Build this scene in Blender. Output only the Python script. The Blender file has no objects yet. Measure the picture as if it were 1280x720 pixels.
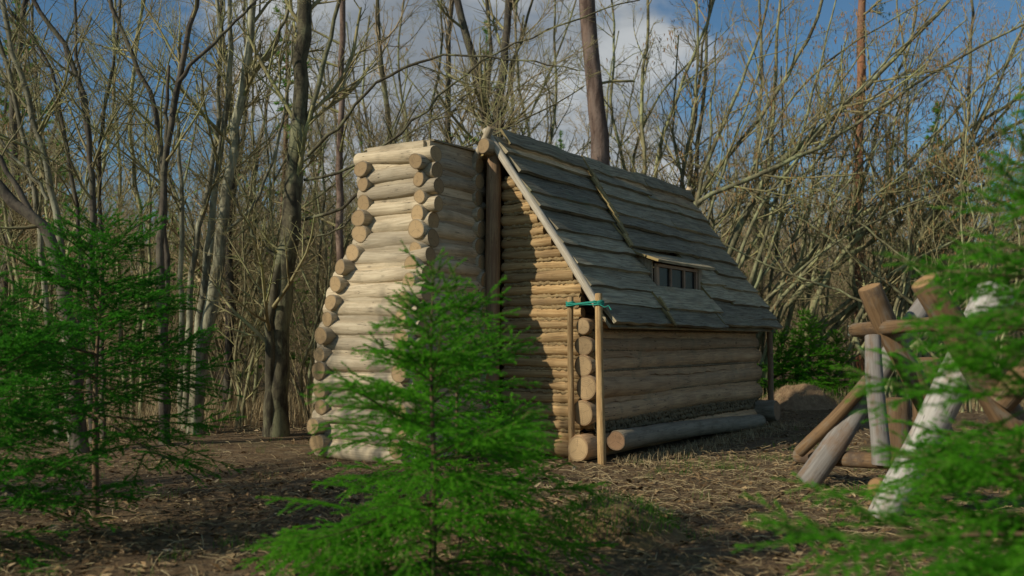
import bpy, math
import numpy as np
from mathutils import Vector, Matrix

SC = bpy.context.scene
COL = SC.collection
RNG = np.random.default_rng(7)
R = math.radians
F = 1200.0            # focal length in reference pixels (1280 wide)
CAMZ = 1.4
PITCH = math.atan(65.0 / F)

# ------------------------------------------------------------------ helpers
def px(x, y, Y):
    """world point seen at reference pixel (x, y) at distance Y ahead"""
    a = (x - 640) / F
    b = (360 - y) / F
    yf = math.cos(PITCH) - b * math.sin(PITCH)
    zf = math.sin(PITCH) + b * math.cos(PITCH)
    s = Y / yf
    return np.array([a * s, Y, CAMZ + zf * s])

def tag(o, label=None, cat=None, group=None, kind=None):
    if label: o['label'] = label
    if cat: o['category'] = cat
    if group: o['group'] = group
    if kind: o['kind'] = kind
    return o

def empty(name, loc, rz=0.0):
    o = bpy.data.objects.new(name, None)
    o.empty_display_size = 0.2
    COL.objects.link(o)
    o.location = loc
    o.rotation_euler = (0, 0, rz)
    return o

def unit(a):
    return a / np.maximum(np.linalg.norm(a, axis=-1, keepdims=True), 1e-9)

class Acc:
    """collects vertices and faces; build() links them as ONE mesh object"""
    def __init__(s):
        s.v = []; s.q = []; s.t = []; s.qm = []; s.tm = []; s.n = 0
        s.wc = []; s.cap = []
    def add(s, V, Q=None, T=None, mat=0, wc=None, cap=None):
        V = np.asarray(V, float).reshape(-1, 3)
        n = len(V)
        s.v.append(V)
        if Q is not None and len(Q):
            s.q.append(np.asarray(Q, int) + s.n); s.qm.append(np.full(len(Q), mat))
        if T is not None and len(T):
            s.t.append(np.asarray(T, int) + s.n); s.tm.append(np.full(len(T), mat))
        s.wc.append(np.zeros((n, 3)) if wc is None else np.asarray(wc, float).reshape(-1, 3))
        s.cap.append(np.full(n, -1.0) if cap is None else np.asarray(cap, float))
        s.n += n
    def build(s, name, mats, parent=None, smooth=True, origin=(0, 0, 0), attrs=True):
        V = np.concatenate(s.v) - np.asarray(origin, float)
        Q = np.concatenate(s.q) if s.q else np.zeros((0, 4), int)
        T = np.concatenate(s.t) if s.t else np.zeros((0, 3), int)
        M = np.concatenate(s.qm + s.tm) if (s.qm or s.tm) else np.zeros(0, int)
        me = bpy.data.meshes.new(name)
        me.vertices.add(len(V))
        me.vertices.foreach_set('co', V.astype(np.float32).ravel())
        loops = np.concatenate([Q.ravel(), T.ravel()]).astype(np.int32)
        me.loops.add(len(loops))
        me.loops.foreach_set('vertex_index', loops)
        nq, nt = len(Q), len(T)
        me.polygons.add(nq + nt)
        start = np.concatenate([np.arange(nq) * 4, nq * 4 + np.arange(nt) * 3]).astype(np.int32)
        me.polygons.foreach_set('loop_start', start)
        me.polygons.foreach_set('material_index', M.astype(np.int32))
        me.polygons.foreach_set('use_smooth', np.full(nq + nt, smooth, bool))
        if attrs:
            a = me.attributes.new('wc', 'FLOAT_VECTOR', 'POINT')
            a.data.foreach_set('vector', np.concatenate(s.wc).astype(np.float32).ravel())
            a = me.attributes.new('cap', 'FLOAT', 'POINT')
            a.data.foreach_set('value', np.concatenate(s.cap).astype(np.float32))
        me.update(calc_edges=True)
        me.validate()
        for m in (mats if isinstance(mats, (list, tuple)) else [mats]):
            me.materials.append(m)
        o = bpy.data.objects.new(name, me)
        COL.objects.link(o)
        if parent is not None: o.parent = parent
        return o

def tubes(acc, P, Rr, k, mat=0, seed=None):
    """P (m,n,3) polylines, Rr (m,n) radii -> tubes with k sides"""
    P = np.asarray(P, float); Rr = np.asarray(Rr, float)
    if len(P) == 0: return
    m, n, _ = P.shape
    tan = unit(np.gradient(P, axis=1))
    d = unit(P[:, -1] - P[:, 0])
    ref = np.where(np.abs(d[:, 2:3]) > 0.75, np.array([[1.0, 0.13, 0]]), np.array([[0.1, 0, 1.0]]))
    ref = np.repeat(ref[:, None, :], n, axis=1)
    U = unit(np.cross(tan, ref)); W = np.cross(tan, U)
    ang = np.arange(k) * 2 * np.pi / k
    ca, sa = np.cos(ang), np.sin(ang)
    V = P[:, :, None, :] + Rr[:, :, None, None] * (U[:, :, None, :] * ca[None, None, :, None] + W[:, :, None, :] * sa[None, None, :, None])
    base = (np.arange(m) * n * k)[:, None, None]
    i = np.arange(n - 1)[None, :, None]; j = np.arange(k)[None, None, :]
    a = base + i * k + j; b = base + i * k + (j + 1) % k
    Q = np.stack([a, b, b + k, a + k], axis=-1).reshape(-1, 4)
    acc.add(V.reshape(-1, 3), Q, mat=mat)

def resample(pts, n):
    pts = np.asarray(pts, float)
    seg = np.linalg.norm(np.diff(pts, axis=0), axis=1)
    s = np.concatenate([[0], np.cumsum(seg)])
    # Catmull-Rom style smoothing through chordwise interpolation of a densified curve
    t = np.linspace(0, s[-1], n)
    out = np.stack([np.interp(t, s, pts[:, c]) for c in range(3)], axis=1)
    for _ in range(2):
        out[1:-1] = 0.25 * out[:-2] + 0.5 * out[1:-1] + 0.25 * out[2:]
    return out

def log(acc, a, b, r0, r1=None, k=16, amp=0.05, bend=0.01, rng=RNG, mat=0, mat_end=None, seg=0.14):
    """a round log from a to b with uneven girth, cut ends and grain coordinates"""
    if r1 is None: r1 = r0
    a = np.asarray(a, float); b = np.asarray(b, float)
    L = np.linalg.norm(b - a)
    d = (b - a) / L
    ref = np.array([0, 0, 1.0]) if abs(d[2]) < 0.8 else np.array([1.0, 0.2, 0])
    U = unit(np.cross(d, ref)); W = np.cross(d, U)
    n = max(4, int(L / seg))
    bev = min(0.012, L * 0.1)
    s = np.concatenate([[0], np.linspace(bev, L - bev, n), [L]])
    ph = rng.uniform(0, 6.28, 8); sd = rng.uniform(0, 100)
    ang = np.arange(k) * 2 * np.pi / k
    rad = r0 + (r1 - r0) * s / L
    bx = bend * np.sin(s / L * np.pi * rng.uniform(0.8, 2.2) + ph[0]); by = bend * np.sin(s / L * np.pi * rng.uniform(0.8, 2.2) + ph[1])
    S, A = np.meshgrid(s, ang, indexing='ij')
    mod = 1 + amp * (0.5 * np.sin(S * 3.1 + ph[2] + np.sin(A + ph[3])) + 0.45 * np.sin(S * 7.3 + 2 * A + ph[4]) + 0.35 * np.sin(3 * A + ph[5] + S * 1.3) + 0.3 * np.sin(2 * A + ph[6]))
    rr = rad[:, None] * mod
    rr[0] *= 0.95; rr[-1] *= 0.95
    tilt0 = rng.uniform(-0.1, 0.1, 2); tilt1 = rng.uniform(-0.1, 0.1, 2)
    off = np.zeros_like(S)
    off[:2] += (np.cos(A[:2]) * tilt0[0] + np.sin(A[:2]) * tilt0[1]) * rr[:2]
    off[-2:] += (np.cos(A[-2:]) * tilt1[0] + np.sin(A[-2:]) * tilt1[1]) * rr[-2:]
    V = a + (S + off)[..., None] * d + (bx[:, None] + rr * np.cos(A))[..., None] * U + (by[:, None] + rr * np.sin(A))[..., None] * W
    N = len(s)
    i = np.arange(N - 1)[:, None]; j = np.arange(k)[None, :]
    q = np.stack([i * k + j, i * k + (j + 1) % k, (i + 1) * k + (j + 1) % k, (i + 1) * k + j], -1).reshape(-1, 4)
    # mirrored angular coordinate so the grain has no seam
    Am = np.minimum(A, 2 * np.pi - A)
    wc = np.stack([S, Am * rad[:, None], np.full_like(S, sd)], -1)
    acc.add(V.reshape(-1, 3), q, mat=mat, wc=wc.reshape(-1, 3))
    me = mat if mat_end is None else mat_end
    for e in (0, N - 1):
        rim = V[e]; c = rim.mean(0)
        mid = c + (rim - c) * 0.5
        VV = np.concatenate([[c], mid, rim])
        T = [[0, 1 + jj, 1 + (jj + 1) % k] for jj in range(k)]
        Qc = [[1 + jj, 1 + k + jj, 1 + k + (jj + 1) % k, 1 + (jj + 1) % k] for jj in range(k)]
        ru, rv = np.cos(ang), np.sin(ang)
        w2 = np.zeros((1 + 2 * k, 3)); w2[1:1 + k, 0] = ru * .5 * r0; w2[1:1 + k, 1] = rv * .5 * r0
        w2[1 + k:, 0] = ru * r0; w2[1 + k:, 1] = rv * r0; w2[:, 2] = sd + e
        cap = np.concatenate([[0.0], np.full(k, 0.5), np.full(k, 1.0)])
        acc.add(VV, Qc, T, mat=me, wc=w2, cap=cap)

def rough_rope(acc, a, b, r, rng=RNG, k=8, amp=0.5, mat=0, seg=0.03):
    """lumpy strand of moss or straw packed between two logs"""
    a = np.asarray(a, float); b = np.asarray(b, float)
    L = np.linalg.norm(b - a); d = (b - a) / L
    ref = np.array([0, 0, 1.0]); U = unit(np.cross(d, ref)); W = np.cross(d, U)
    n = max(4, int(L / seg)); s = np.linspace(0, L, n)
    ang = np.arange(k) * 2 * np.pi / k
    rr = r * (1 + amp * rng.uniform(-1, 1, (n, k)))
    V = a + s[:, None, None] * d + (rr * np.cos(ang))[..., None] * U + (rr * np.sin(ang))[..., None] * W
    i = np.arange(n - 1)[:, None]; j = np.arange(k)[None, :]
    q = np.stack([i * k + j, i * k + (j + 1) % k, (i + 1) * k + (j + 1) % k, (i + 1) * k + j], -1).reshape(-1, 4)
    acc.add(V.reshape(-1, 3), q, mat=mat)

def plank(acc, o, eu, ew, en, L, Wd, th, rng=RNG, mat=0, mat_end=None, jit=0.012, warp=0.01, skew=0.0):
    """sawn board: o = corner, eu along, ew across, en thickness"""
    n = max(3, int(L / 0.16)); s = np.linspace(0, L, n); m = 4
    w = np.linspace(0, 1, m)
    S, Wv = np.meshgrid(s, w, indexing='ij')
    ph = rng.uniform(0, 6.28, 6); sd = rng.uniform(0, 100)
    e0 = jit * (np.sin(s * 3 + ph[0]) + 0.6 * np.sin(s * 8 + ph[1]) + rng.uniform(-.5, .5, n))
    e0 = e0 + (rng.uniform(-.012, .012, n) if jit > .007 else 0)
    e1 = jit * (np.sin(s * 2.5 + ph[2]) + 0.6 * np.sin(s * 9 + ph[3]) + rng.uniform(-.5, .5, n))
    across = e0[:, None] * (1 - Wv) + (Wd + e1[:, None]) * Wv
    endo = skew * (Wv - 0.5) * (S > 0) + rng.uniform(-.01, .01, m)[None, :]
    h = warp * (np.sin(S * 1.4 + ph[4]) + (Wv - .5) * 1.5 * np.sin(S * 0.9 + ph[5]))
    base = np.asarray(o) + (S + np.where((S == 0) | (S == L), endo, 0))[..., None] * eu + across[..., None] * ew + h[..., None] * en
    top = base + th * en
    wc = np.stack([S, Wv * Wd, np.full_like(S, sd)], -1).reshape(-1, 3)
    i = np.arange(n - 1)[:, None]; j = np.arange(m - 1)[None, :]
    q = np.stack([i * m + j, (i + 1) * m + j, (i + 1) * m + j + 1, i * m + j + 1], -1).reshape(-1, 4)
    acc.add(top.reshape(-1, 3), q, mat=mat, wc=wc)
    acc.add(base.reshape(-1, 3), q[:, ::-1], mat=mat, wc=wc)
    me = mat if mat_end is None else mat_end
    for bb, tt, mm, isend in ((base[:, 0], top[:, 0], mat, 0), (base[:, -1], top[:, -1], mat, 0), (base[0], top[0], me, 1), (base[-1], top[-1], me, 1)):
        c = len(bb); VV = np.concatenate([bb, tt])
        qq = [[x, x + 1, c + x + 1, c + x] for x in range(c - 1)]
        w2 = np.zeros((2 * c, 3)); w2[:, 0] = np.tile(np.arange(c) * (0.16 if not isend else 0.05), 2); w2[c:, 1] = 0.03; w2[:, 2] = sd + 3
        acc.add(VV, qq, mat=mm, wc=w2)

def box(acc, c, ex, ey, ez, mat=0, wc=None):
    c = np.asarray(c, float)
    V = np.array([c + sx * ex + sy * ey + sz * ez for sx in (-1, 1) for sy in (-1, 1) for sz in (-1, 1)])
    faces = [[0, 1, 3, 2], [4, 6, 7, 5], [0, 4, 5, 1], [2, 3, 7, 6], [0, 2, 6, 4], [1, 5, 7, 3]]
    le = np.array([np.linalg.norm(ex), np.linalg.norm(ey), np.linalg.norm(ez)])
    for f in faces:
        VV = V[f]
        ax = np.argmax(le); E = [ex, ey, ez]
        main = unit(E[ax]); oth = unit(E[(ax + 1) % 3]) + unit(E[(ax + 2) % 3])
        w = np.stack([(VV - c) @ main, (VV - c) @ oth, np.full(4, c.sum() * 3)], -1)
        acc.add(VV, [[0, 1, 2, 3]], mat=mat, wc=w)

# ------------------------------------------------------------------ materials
def new_mat(name):
    m = bpy.data.materials.new(name); m.use_nodes = True
    nt = m.node_tree; nt.nodes.clear()
    out = nt.nodes.new('ShaderNodeOutputMaterial')
    b = nt.nodes.new('ShaderNodeBsdfPrincipled')
    nt.links.new(b.outputs[0], out.inputs[0])
    b.inputs['Specular IOR Level'].default_value = 0.25
    return m, nt, b, out

class NB:
    def __init__(s, nt): s.nt = nt; s.N = nt.nodes; s.L = nt.links
    def set(s, sock, v):
        if hasattr(v, 'is_output') or isinstance(v, bpy.types.NodeSocket): s.L.new(v, sock)
        elif isinstance(v, (tuple, list)) and len(v) == 3 and sock.type == 'RGBA': sock.default_value = (*v, 1)
        else: sock.default_value = v
    def math(s, op, a, b=0.0, clamp=False):
        n = s.N.new('ShaderNodeMath'); n.operation = op; n.use_clamp = clamp
        s.set(n.inputs[0], a); s.set(n.inputs[1], b); return n.outputs[0]
    def vmath(s, op, a, b):
        n = s.N.new('ShaderNodeVectorMath'); n.operation = op
        s.set(n.inputs[0], a); s.set(n.inputs[1], b)
        return n.outputs['Value'] if op == 'DOT_PRODUCT' else n.outputs[0]
    def mix(s, f, a, b, mode='MIX'):
        n = s.N.new('ShaderNodeMix'); n.data_type = 'RGBA'; n.blend_type = mode
        s.set(n.inputs[0], f); s.set(n.inputs[6], a); s.set(n.inputs[7], b); return n.outputs[2]
    def noise(s, vec, scale, detail=4, rough=0.55, out=0, dist=0.0):
        n = s.N.new('ShaderNodeTexNoise')
        n.inputs['Scale'].default_value = scale; n.inputs['Detail'].default_value = detail
        n.inputs['Roughness'].default_value = rough; n.inputs['Distortion'].default_value = dist
        if vec is not None: s.L.new(vec, n.inputs['Vector'])
        return n.outputs[out]
    def ramp(s, f, stops):
        n = s.N.new('ShaderNodeValToRGB'); e = n.color_ramp.elements
        while len(e) < len(stops): e.new(0.5)
        for el, (p, c) in zip(e, stops):
            el.position = p; el.color = (*c, 1) if len(c) == 3 else c
        s.L.new(f, n.inputs[0]); return n.outputs[0]
    def rng(s, f, a, b, c=0.0, d=1.0):
        n = s.N.new('ShaderNodeMapRange'); n.interpolation_type = 'SMOOTHSTEP'
        s.set(n.inputs[0], f); n.inputs[1].default_value = a; n.inputs[2].default_value = b
        n.inputs[3].default_value = c; n.inputs[4].default_value = d; return n.outputs[0]
    def attr(s, name, out=1):
        n = s.N.new('ShaderNodeAttribute'); n.attribute_name = name
        return n.outputs[{'color': 0, 'vec': 1, 'fac': 2}[out]]
    def coord(s, which='Object'):
        return s.N.new('ShaderNodeTexCoord').outputs[which]
    def scale(s, vec, sc):
        return s.vmath('MULTIPLY', vec, sc)
    def bump(s, h, strength, dist, bsdf):
        n = s.N.new('ShaderNodeBump'); n.inputs['Strength'].default_value = strength; n.inputs['Distance'].default_value = dist
        s.L.new(h, n.inputs['Height']); s.L.new(n.outputs[0], bsdf.inputs['Normal'])

def wood_mat(name, c_light, c_dark, c_stain, c_end=None, stain=0.5, moss=None, rough=0.8, bumpd=0.006, knots=True, crack=0.5, tonev=.72):
    m, nt, b, out = new_mat(name); B = NB(nt)
    wc = B.attr('wc', 'vec'); cap = B.attr('cap', 'fac')
    sep = nt.nodes.new('ShaderNodeSeparateXYZ'); nt.links.new(wc, sep.inputs[0])
    grain = B.noise(B.scale(wc, (2.2, 38, 7.3)), 1.0, 6, 0.6, dist=0.3)
    fine = B.noise(B.scale(wc, (9, 160, 7.3)), 1.0, 4, 0.6)
    blot = B.noise(B.scale(wc, (3.0, 9, 3.7)), 1.0, 5, 0.62)
    wn = nt.nodes.new('ShaderNodeTexWhiteNoise'); wn.noise_dimensions = '1D'; nt.links.new(B.math('FLOOR', B.math('MULTIPLY', sep.outputs[2], 7.0)), wn.inputs['W'])
    tone = wn.outputs[0]
    col = B.mix(B.rng(grain, 0.36, 0.66), c_dark, c_light)
    col = B.mix(B.math('MULTIPLY', B.rng(blot, 0.48, 0.72), stain), col, c_stain)
    col = B.mix(B.math('MULTIPLY', B.rng(fine, 0.5, 0.75), 0.35), col, tuple(x * 0.5 for x in c_dark))
    if crack:
        ck = B.noise(B.scale(wc, (0.9, 26, 11.3)), 1.0, 2, 0.5)
        line = B.math('LESS_THAN', B.math('ABSOLUTE', B.math('SUBTRACT', ck, 0.5)), 0.006)
        line = B.math('MULTIPLY', line, B.rng(blot, 0.42, 0.5))
        col = B.mix(B.math('MULTIPLY', line, crack), col, tuple(x * 0.22 for x in c_dark))
    if knots:
        vor = nt.nodes.new('ShaderNodeTexVoronoi'); vor.inputs['Scale'].default_value = 1.0
        nt.links.new(B.scale(wc, (2.6, 7.5, 5.1)), vor.inputs['Vector'])
        kn = B.rng(vor.outputs['Distance'], 0.05, 0.14, 1, 0)
        col = B.mix(B.math('MULTIPLY', kn, 0.75), col, tuple(x * 0.45 for x in c_dark))
    col = B.mix(1.0, col, B.mix(tone, (tonev, tonev, tonev), (1.15, 1.12, 1.06)), 'MULTIPLY')
    if moss is not None:
        mo = B.noise(B.coord('Object'), 2.6, 6, 0.65)
        col = B.mix(B.math('MULTIPLY', B.rng(mo, 0.54, 0.7), moss[1]), col, moss[0])
    if c_end is not None:
        rng_ = B.noise(B.scale(wc, (14, 14, 5)), 1.0, 4, 0.6)
        ring = B.math('SINE', B.math('ADD', B.math('MULTIPLY', cap, 42.0), B.math('MULTIPLY', rng_, 5.0)))
        ce = B.mix(B.math('MULTIPLY_ADD', ring, 0.25, False) if False else B.rng(ring, -1, 1, 0.0, 0.45), c_end, tuple(x * 0.55 for x in c_end))
        sxy = nt.nodes.new('ShaderNodeSeparateXYZ'); nt.links.new(wc, sxy.inputs[0])
        an_ = B.math('ARCTAN2', sxy.outputs[1], sxy.outputs[0])
        ck2 = B.math('ABSOLUTE', B.math('SINE', B.math('ADD', B.math('MULTIPLY', an_, 1.5), B.math('ADD', B.math('MULTIPLY', tone, 40.0), B.math('MULTIPLY', rng_, 0.7)))))
        ce = B.mix(B.math('MULTIPLY', B.math('LESS_THAN', ck2, B.math('MULTIPLY', B.math('SUBTRACT', 0.95, cap), 0.07)), B.math('GREATER_THAN', cap, 0.12)), ce, tuple(x * 0.2 for x in c_dark))
        ce = B.mix(B.rng(rng_, 0.5, 0.75, 0, 0.5), ce, tuple(x * 0.5 for x in c_end))
        ce = B.mix(B.rng(cap, 0.8, 1.0, 0, 0.6), ce, tuple(x * 0.4 for x in c_dark))
        ce = B.mix(1.0, ce, B.mix(tone, (0.7, 0.68, 0.66), (1.12, 1.1, 1.06)), 'MULTIPLY')
        col = B.mix(B.math('GREATER_THAN', cap, -0.5), col, ce)
    nt.links.new(col, b.inputs['Base Color'])
    b.inputs['Roughness'].default_value = rough
    h = B.math('ADD', B.math('MULTIPLY', grain, 0.6), B.math('ADD', B.math('MULTIPLY', fine, 0.3), B.math('MULTIPLY', blot, 0.7)))
    B.bump(h, 0.8, bumpd, b)
    return m

def bark_mat(name, c1, c2, c3, lich=0.5, zs=0.35, scale=9.0, bumpd=0.012):
    m, nt, b, out = new_mat(name); B = NB(nt)
    co = B.coord('Object')
    oi = nt.nodes.new('ShaderNodeObjectInfo')
    v = B.scale(co, (1, 1, zs))
    n1 = B.noise(v, scale, 7, 0.62, dist=0.4)
    n2 = B.noise(v, scale * 0.42, 6, 0.68)
    n3 = B.noise(co, scale * 2.6, 4, 0.6)
    col = B.mix(B.rng(n1, 0.38, 0.64), c1, c2)
    col = B.mix(B.math('MULTIPLY', B.rng(n2, 0.46, 0.62), lich), col, c3)
    col = B.mix(B.rng(n3, 0.55, 0.75, 0, 0.5), col, tuple(x * 0.4 for x in c1))
    col = B.mix(1.0, col, B.mix(oi.outputs['Random'], (0.8, 0.8, 0.8), (1.15, 1.12, 1.05)), 'MULTIPLY')
    nt.links.new(col, b.inputs['Base Color']); b.inputs['Roughness'].default_value = 0.9
    B.bump(B.math('ADD', n1, B.math('MULTIPLY', n3, 0.4)), 0.9, bumpd, b)
    return m

def leaf_mat(name, c_old, c_new, trans=0.52, rough=0.55):
    m, nt, b, out = new_mat(name); B = NB(nt)
    at = B.attr('cap', 'fac')
    nz = B.noise(B.coord('Object'), 3.0, 3, 0.5)
    f = B.math('ADD', B.math('MULTIPLY', at, 0.75), B.math('MULTIPLY', B.math('SUBTRACT', nz, 0.5), 1.1), True)
    col = B.mix(f, c_old, c_new)
    nt.links.new(col, b.inputs['Base Color']); b.inputs['Roughness'].default_value = rough
    b.inputs['Specular IOR Level'].default_value = 0.1
    t = nt.nodes.new('ShaderNodeBsdfTranslucent'); nt.links.new(B.mix(0.5, col, tuple(min(1, x * 1.3) for x in c_new)), t.inputs[0])
    mx = nt.nodes.new('ShaderNodeMixShader'); mx.inputs[0].default_value = trans
    nt.links.new(b.outputs[0], mx.inputs[1]); nt.links.new(t.outputs[0], mx.inputs[2]); nt.links.new(mx.outputs[0], out.inputs[0])
    return m

def noise_mat(name, stops, scale=8, rough=0.95, bumpd=0.01, detail=6, stretch=(1, 1, 1)):
    m, nt, b, out = new_mat(name); B = NB(nt)
    v = B.scale(B.coord('Object'), stretch)
    n = B.noise(v, scale, detail, 0.65)
    n2 = B.noise(v, scale * 3.7, 4, 0.6)
    f = B.math('ADD', B.math('MULTIPLY', n, 0.65), B.math('MULTIPLY', n2, 0.35))
    nt.links.new(B.ramp(f, stops), b.inputs['Base Color']); b.inputs['Roughness'].default_value = rough
    B.bump(f, 1.0, bumpd, b)
    return m

def litter_mat(name, stops, trans=0.15):
    """colour differs leaf by leaf through the wc attribute"""
    m, nt, b, out = new_mat(name); B = NB(nt)
    wn = nt.nodes.new('ShaderNodeTexWhiteNoise'); wn.noise_dimensions = '3D'; nt.links.new(B.attr('wc', 'vec'), wn.inputs['Vector'])
    nt.links.new(B.ramp(wn.outputs[0], stops), b.inputs['Base Color']); b.inputs['Roughness'].default_value = 0.8
    return m

M = {}
M['peeled'] = wood_mat('peeled_log', (0.62, 0.525, 0.36), (0.47, 0.38, 0.25), (0.36, 0.30, 0.20), (0.47, 0.33, 0.17), 0.9, crack=0.95, tonev=.66)
M['pole'] = wood_mat('peeled_pole', (0.55, 0.385, 0.185), (0.34, 0.21, 0.09), (0.25, 0.165, 0.085), (0.46, 0.33, 0.19), 0.6)
M['sidelog'] = wood_mat('weathered_log', (0.58, 0.39, 0.215), (0.41, 0.26, 0.14), (0.36, 0.26, 0.16), (0.48, 0.34, 0.18), 0.75, moss=((0.2, 0.185, 0.11), 0.5), crack=0.9)
M['greylog'] = wood_mat('grey_log', (0.27, 0.255, 0.235), (0.2, 0.185, 0.165), (0.18, 0.12, 0.075), (0.36, 0.23, 0.12), 0.9, crack=0.5, moss=((0.2, 0.12, 0.065), 0.6))
M['sillwood'] = wood_mat('grey_sill', (0.42, 0.36, 0.255), (0.31, 0.265, 0.185), (0.22, 0.175, 0.115), (0.40, 0.25, 0.14), 0.8, crack=0.6)
M['whitelog'] = wood_mat('bleached_log', (0.44, 0.425, 0.39), (0.35, 0.33, 0.295), (0.27, 0.2, 0.14), (0.45, 0.34, 0.2), 0.8, crack=0.9)
M['brownlog'] = wood_mat('brown_log', (0.235, 0.148, 0.075), (0.155, 0.095, 0.047), (0.22, 0.19, 0.145), (0.36, 0.22, 0.10), 0.95, crack=0.8, moss=((0.08, 0.055, 0.038), 0.9))
M['postwood'] = wood_mat('post_wood', (0.33, 0.23, 0.13), (0.21, 0.13, 0.075), (0.16, 0.11, 0.07), (0.5, 0.36, 0.2), 0.6)
M['palepole'] = wood_mat('pale_pole', (0.62, 0.56, 0.44), (0.45, 0.39, 0.29), (0.36, 0.33, 0.28), (0.6, 0.46, 0.26), 0.5)
M['roofboard'] = wood_mat('roof_board', (0.49, 0.435, 0.285), (0.235, 0.20, 0.13), (0.36, 0.28, 0.165), None, 0.65, tonev=.5, moss=((0.17, 0.19, 0.10), 0.45), crack=0.9, bumpd=0.008)
M['boardend'] = wood_mat('board_end', (0.42, 0.33, 0.14), (0.28, 0.21, 0.09), (0.2, 0.17, 0.09), None, 0.5, knots=False)
M['frame'] = wood_mat('window_wood', (0.46, 0.31, 0.2), (0.34, 0.22, 0.14), (0.3, 0.24, 0.18), None, 0.4, knots=False)
M['cheek'] = wood_mat('cheek_wood', (0.44, 0.36, 0.25), (0.31, 0.24, 0.16), (0.25, 0.22, 0.17), None, 0.5)
M['chink'] = noise_mat('straw_chinking', [(0.3, (0.10, 0.07, 0.035)), (0.5, (0.30, 0.21, 0.10)), (0.7, (0.42, 0.32, 0.15))], 14, bumpd=0.02)
M['mosschink'] = noise_mat('moss_chinking', [(0.3, (0.08, 0.06, 0.035)), (0.5, (0.19, 0.145, 0.08)), (0.72, (0.28, 0.22, 0.12))], 14, bumpd=0.02)
M['dark'] = noise_mat('dark_interior', [(0.3, (0.02, 0.017, 0.014)), (0.7, (0.04, 0.033, 0.026))], 6)
M['alder'] = bark_mat('alder_bark', (0.05, 0.043, 0.028), (0.135, 0.12, 0.072), (0.25, 0.255, 0.14), 0.8)
M['litalder'] = bark_mat('sunlit_alder_bark', (0.12, 0.11, 0.07), (0.29, 0.27, 0.18), (0.43, 0.43, 0.29), 0.8)  # brighter copy of the alder bark, paints sunlight onto stems left in shadow
M['hazel'] = bark_mat('hazel_bark', (0.10, 0.088, 0.05), (0.28, 0.26, 0.14), (0.39, 0.415, 0.21), 0.85)
M['darkbark'] = bark_mat('dark_bark', (0.05, 0.043, 0.034), (0.12, 0.10, 0.075), (0.15, 0.15, 0.095), 0.5)
M['pine'] = bark_mat('pine_bark', (0.085, 0.055, 0.042), (0.22, 0.155, 0.12), (0.25, 0.2, 0.165), 0.5, zs=0.22, scale=7, bumpd=0.03)
M['redpine'] = bark_mat('red_pine_bark', (0.13, 0.055, 0.03), (0.29, 0.135, 0.07), (0.22, 0.14, 0.1), 0.5, zs=0.3, scale=7, bumpd=0.02)
M['twig'] = bark_mat('twig_bark', (0.21, 0.175, 0.085), (0.39, 0.34, 0.175), (0.35, 0.40, 0.16), 0.55, scale=5, bumpd=0.004)
M['farwood'] = bark_mat('far_twig_bark', (0.28, 0.22, 0.125), (0.47, 0.37, 0.22), (0.37, 0.41, 0.165), 0.4, scale=1.3, bumpd=0.004)
M['catkin'] = noise_mat('catkin', [(0.3, (0.24, 0.13, 0.05)), (0.7, (0.40, 0.24, 0.10))], 30)
M['sprucewood'] = bark_mat('spruce_bark', (0.10, 0.06, 0.035), (0.22, 0.145, 0.085), (0.19, 0.155, 0.1), 0.4, scale=16, bumpd=0.004)
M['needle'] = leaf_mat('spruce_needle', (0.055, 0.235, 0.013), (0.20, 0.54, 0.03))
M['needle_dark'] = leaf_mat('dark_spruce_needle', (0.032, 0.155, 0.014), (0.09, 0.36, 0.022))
M['needle_pine'] = leaf_mat('pine_needle', (0.025, 0.06, 0.03), (0.06, 0.12, 0.05))
M['needle_far'] = leaf_mat('far_needle', (0.08, 0.21, 0.03), (0.19, 0.38, 0.05))
M['grass'] = leaf_mat('grass_blade', (0.06, 0.17, 0.02), (0.15, 0.32, 0.04))
M['drygrass'] = litter_mat('dry_grass', [(0.0, (0.26, 0.18, 0.09)), (0.5, (0.43, 0.33, 0.165)), (1.0, (0.52, 0.43, 0.24))])
M['litter'] = litter_mat('leaf_litter', [(0.0, (0.045, 0.027, 0.013)), (0.4, (0.135, 0.08, 0.035)), (0.78, (0.26, 0.162, 0.07)), (0.94, (0.42, 0.305, 0.15)), (1.0, (0.58, 0.47, 0.3))])
M['cord'] = noise_mat('green_cord', [(0.3, (0.02, 0.22, 0.15)), (0.7, (0.05, 0.36, 0.26))], 60)
M['moss'] = noise_mat('moss', [(0.3, (0.05, 0.036, 0.022)), (0.48, (0.15, 0.10, 0.05)), (0.6, (0.22, 0.15, 0.06)), (0.75, (0.12, 0.15, 0.04))], 6, bumpd=0.03)
M['heap'] = noise_mat('dry_heap', [(0.3, (0.13, 0.08, 0.045)), (0.55, (0.27, 0.18, 0.10)), (0.8, (0.38, 0.28, 0.16))], 9, bumpd=0.03)

m, nt, b, out = new_mat('window_glass')
b.inputs['Base Color'].default_value = (0.012, 0.014, 0.014, 1); b.inputs['Roughness'].default_value = 0.25; b.inputs['Specular IOR Level'].default_value = 0.12
M['glass'] = m

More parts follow.
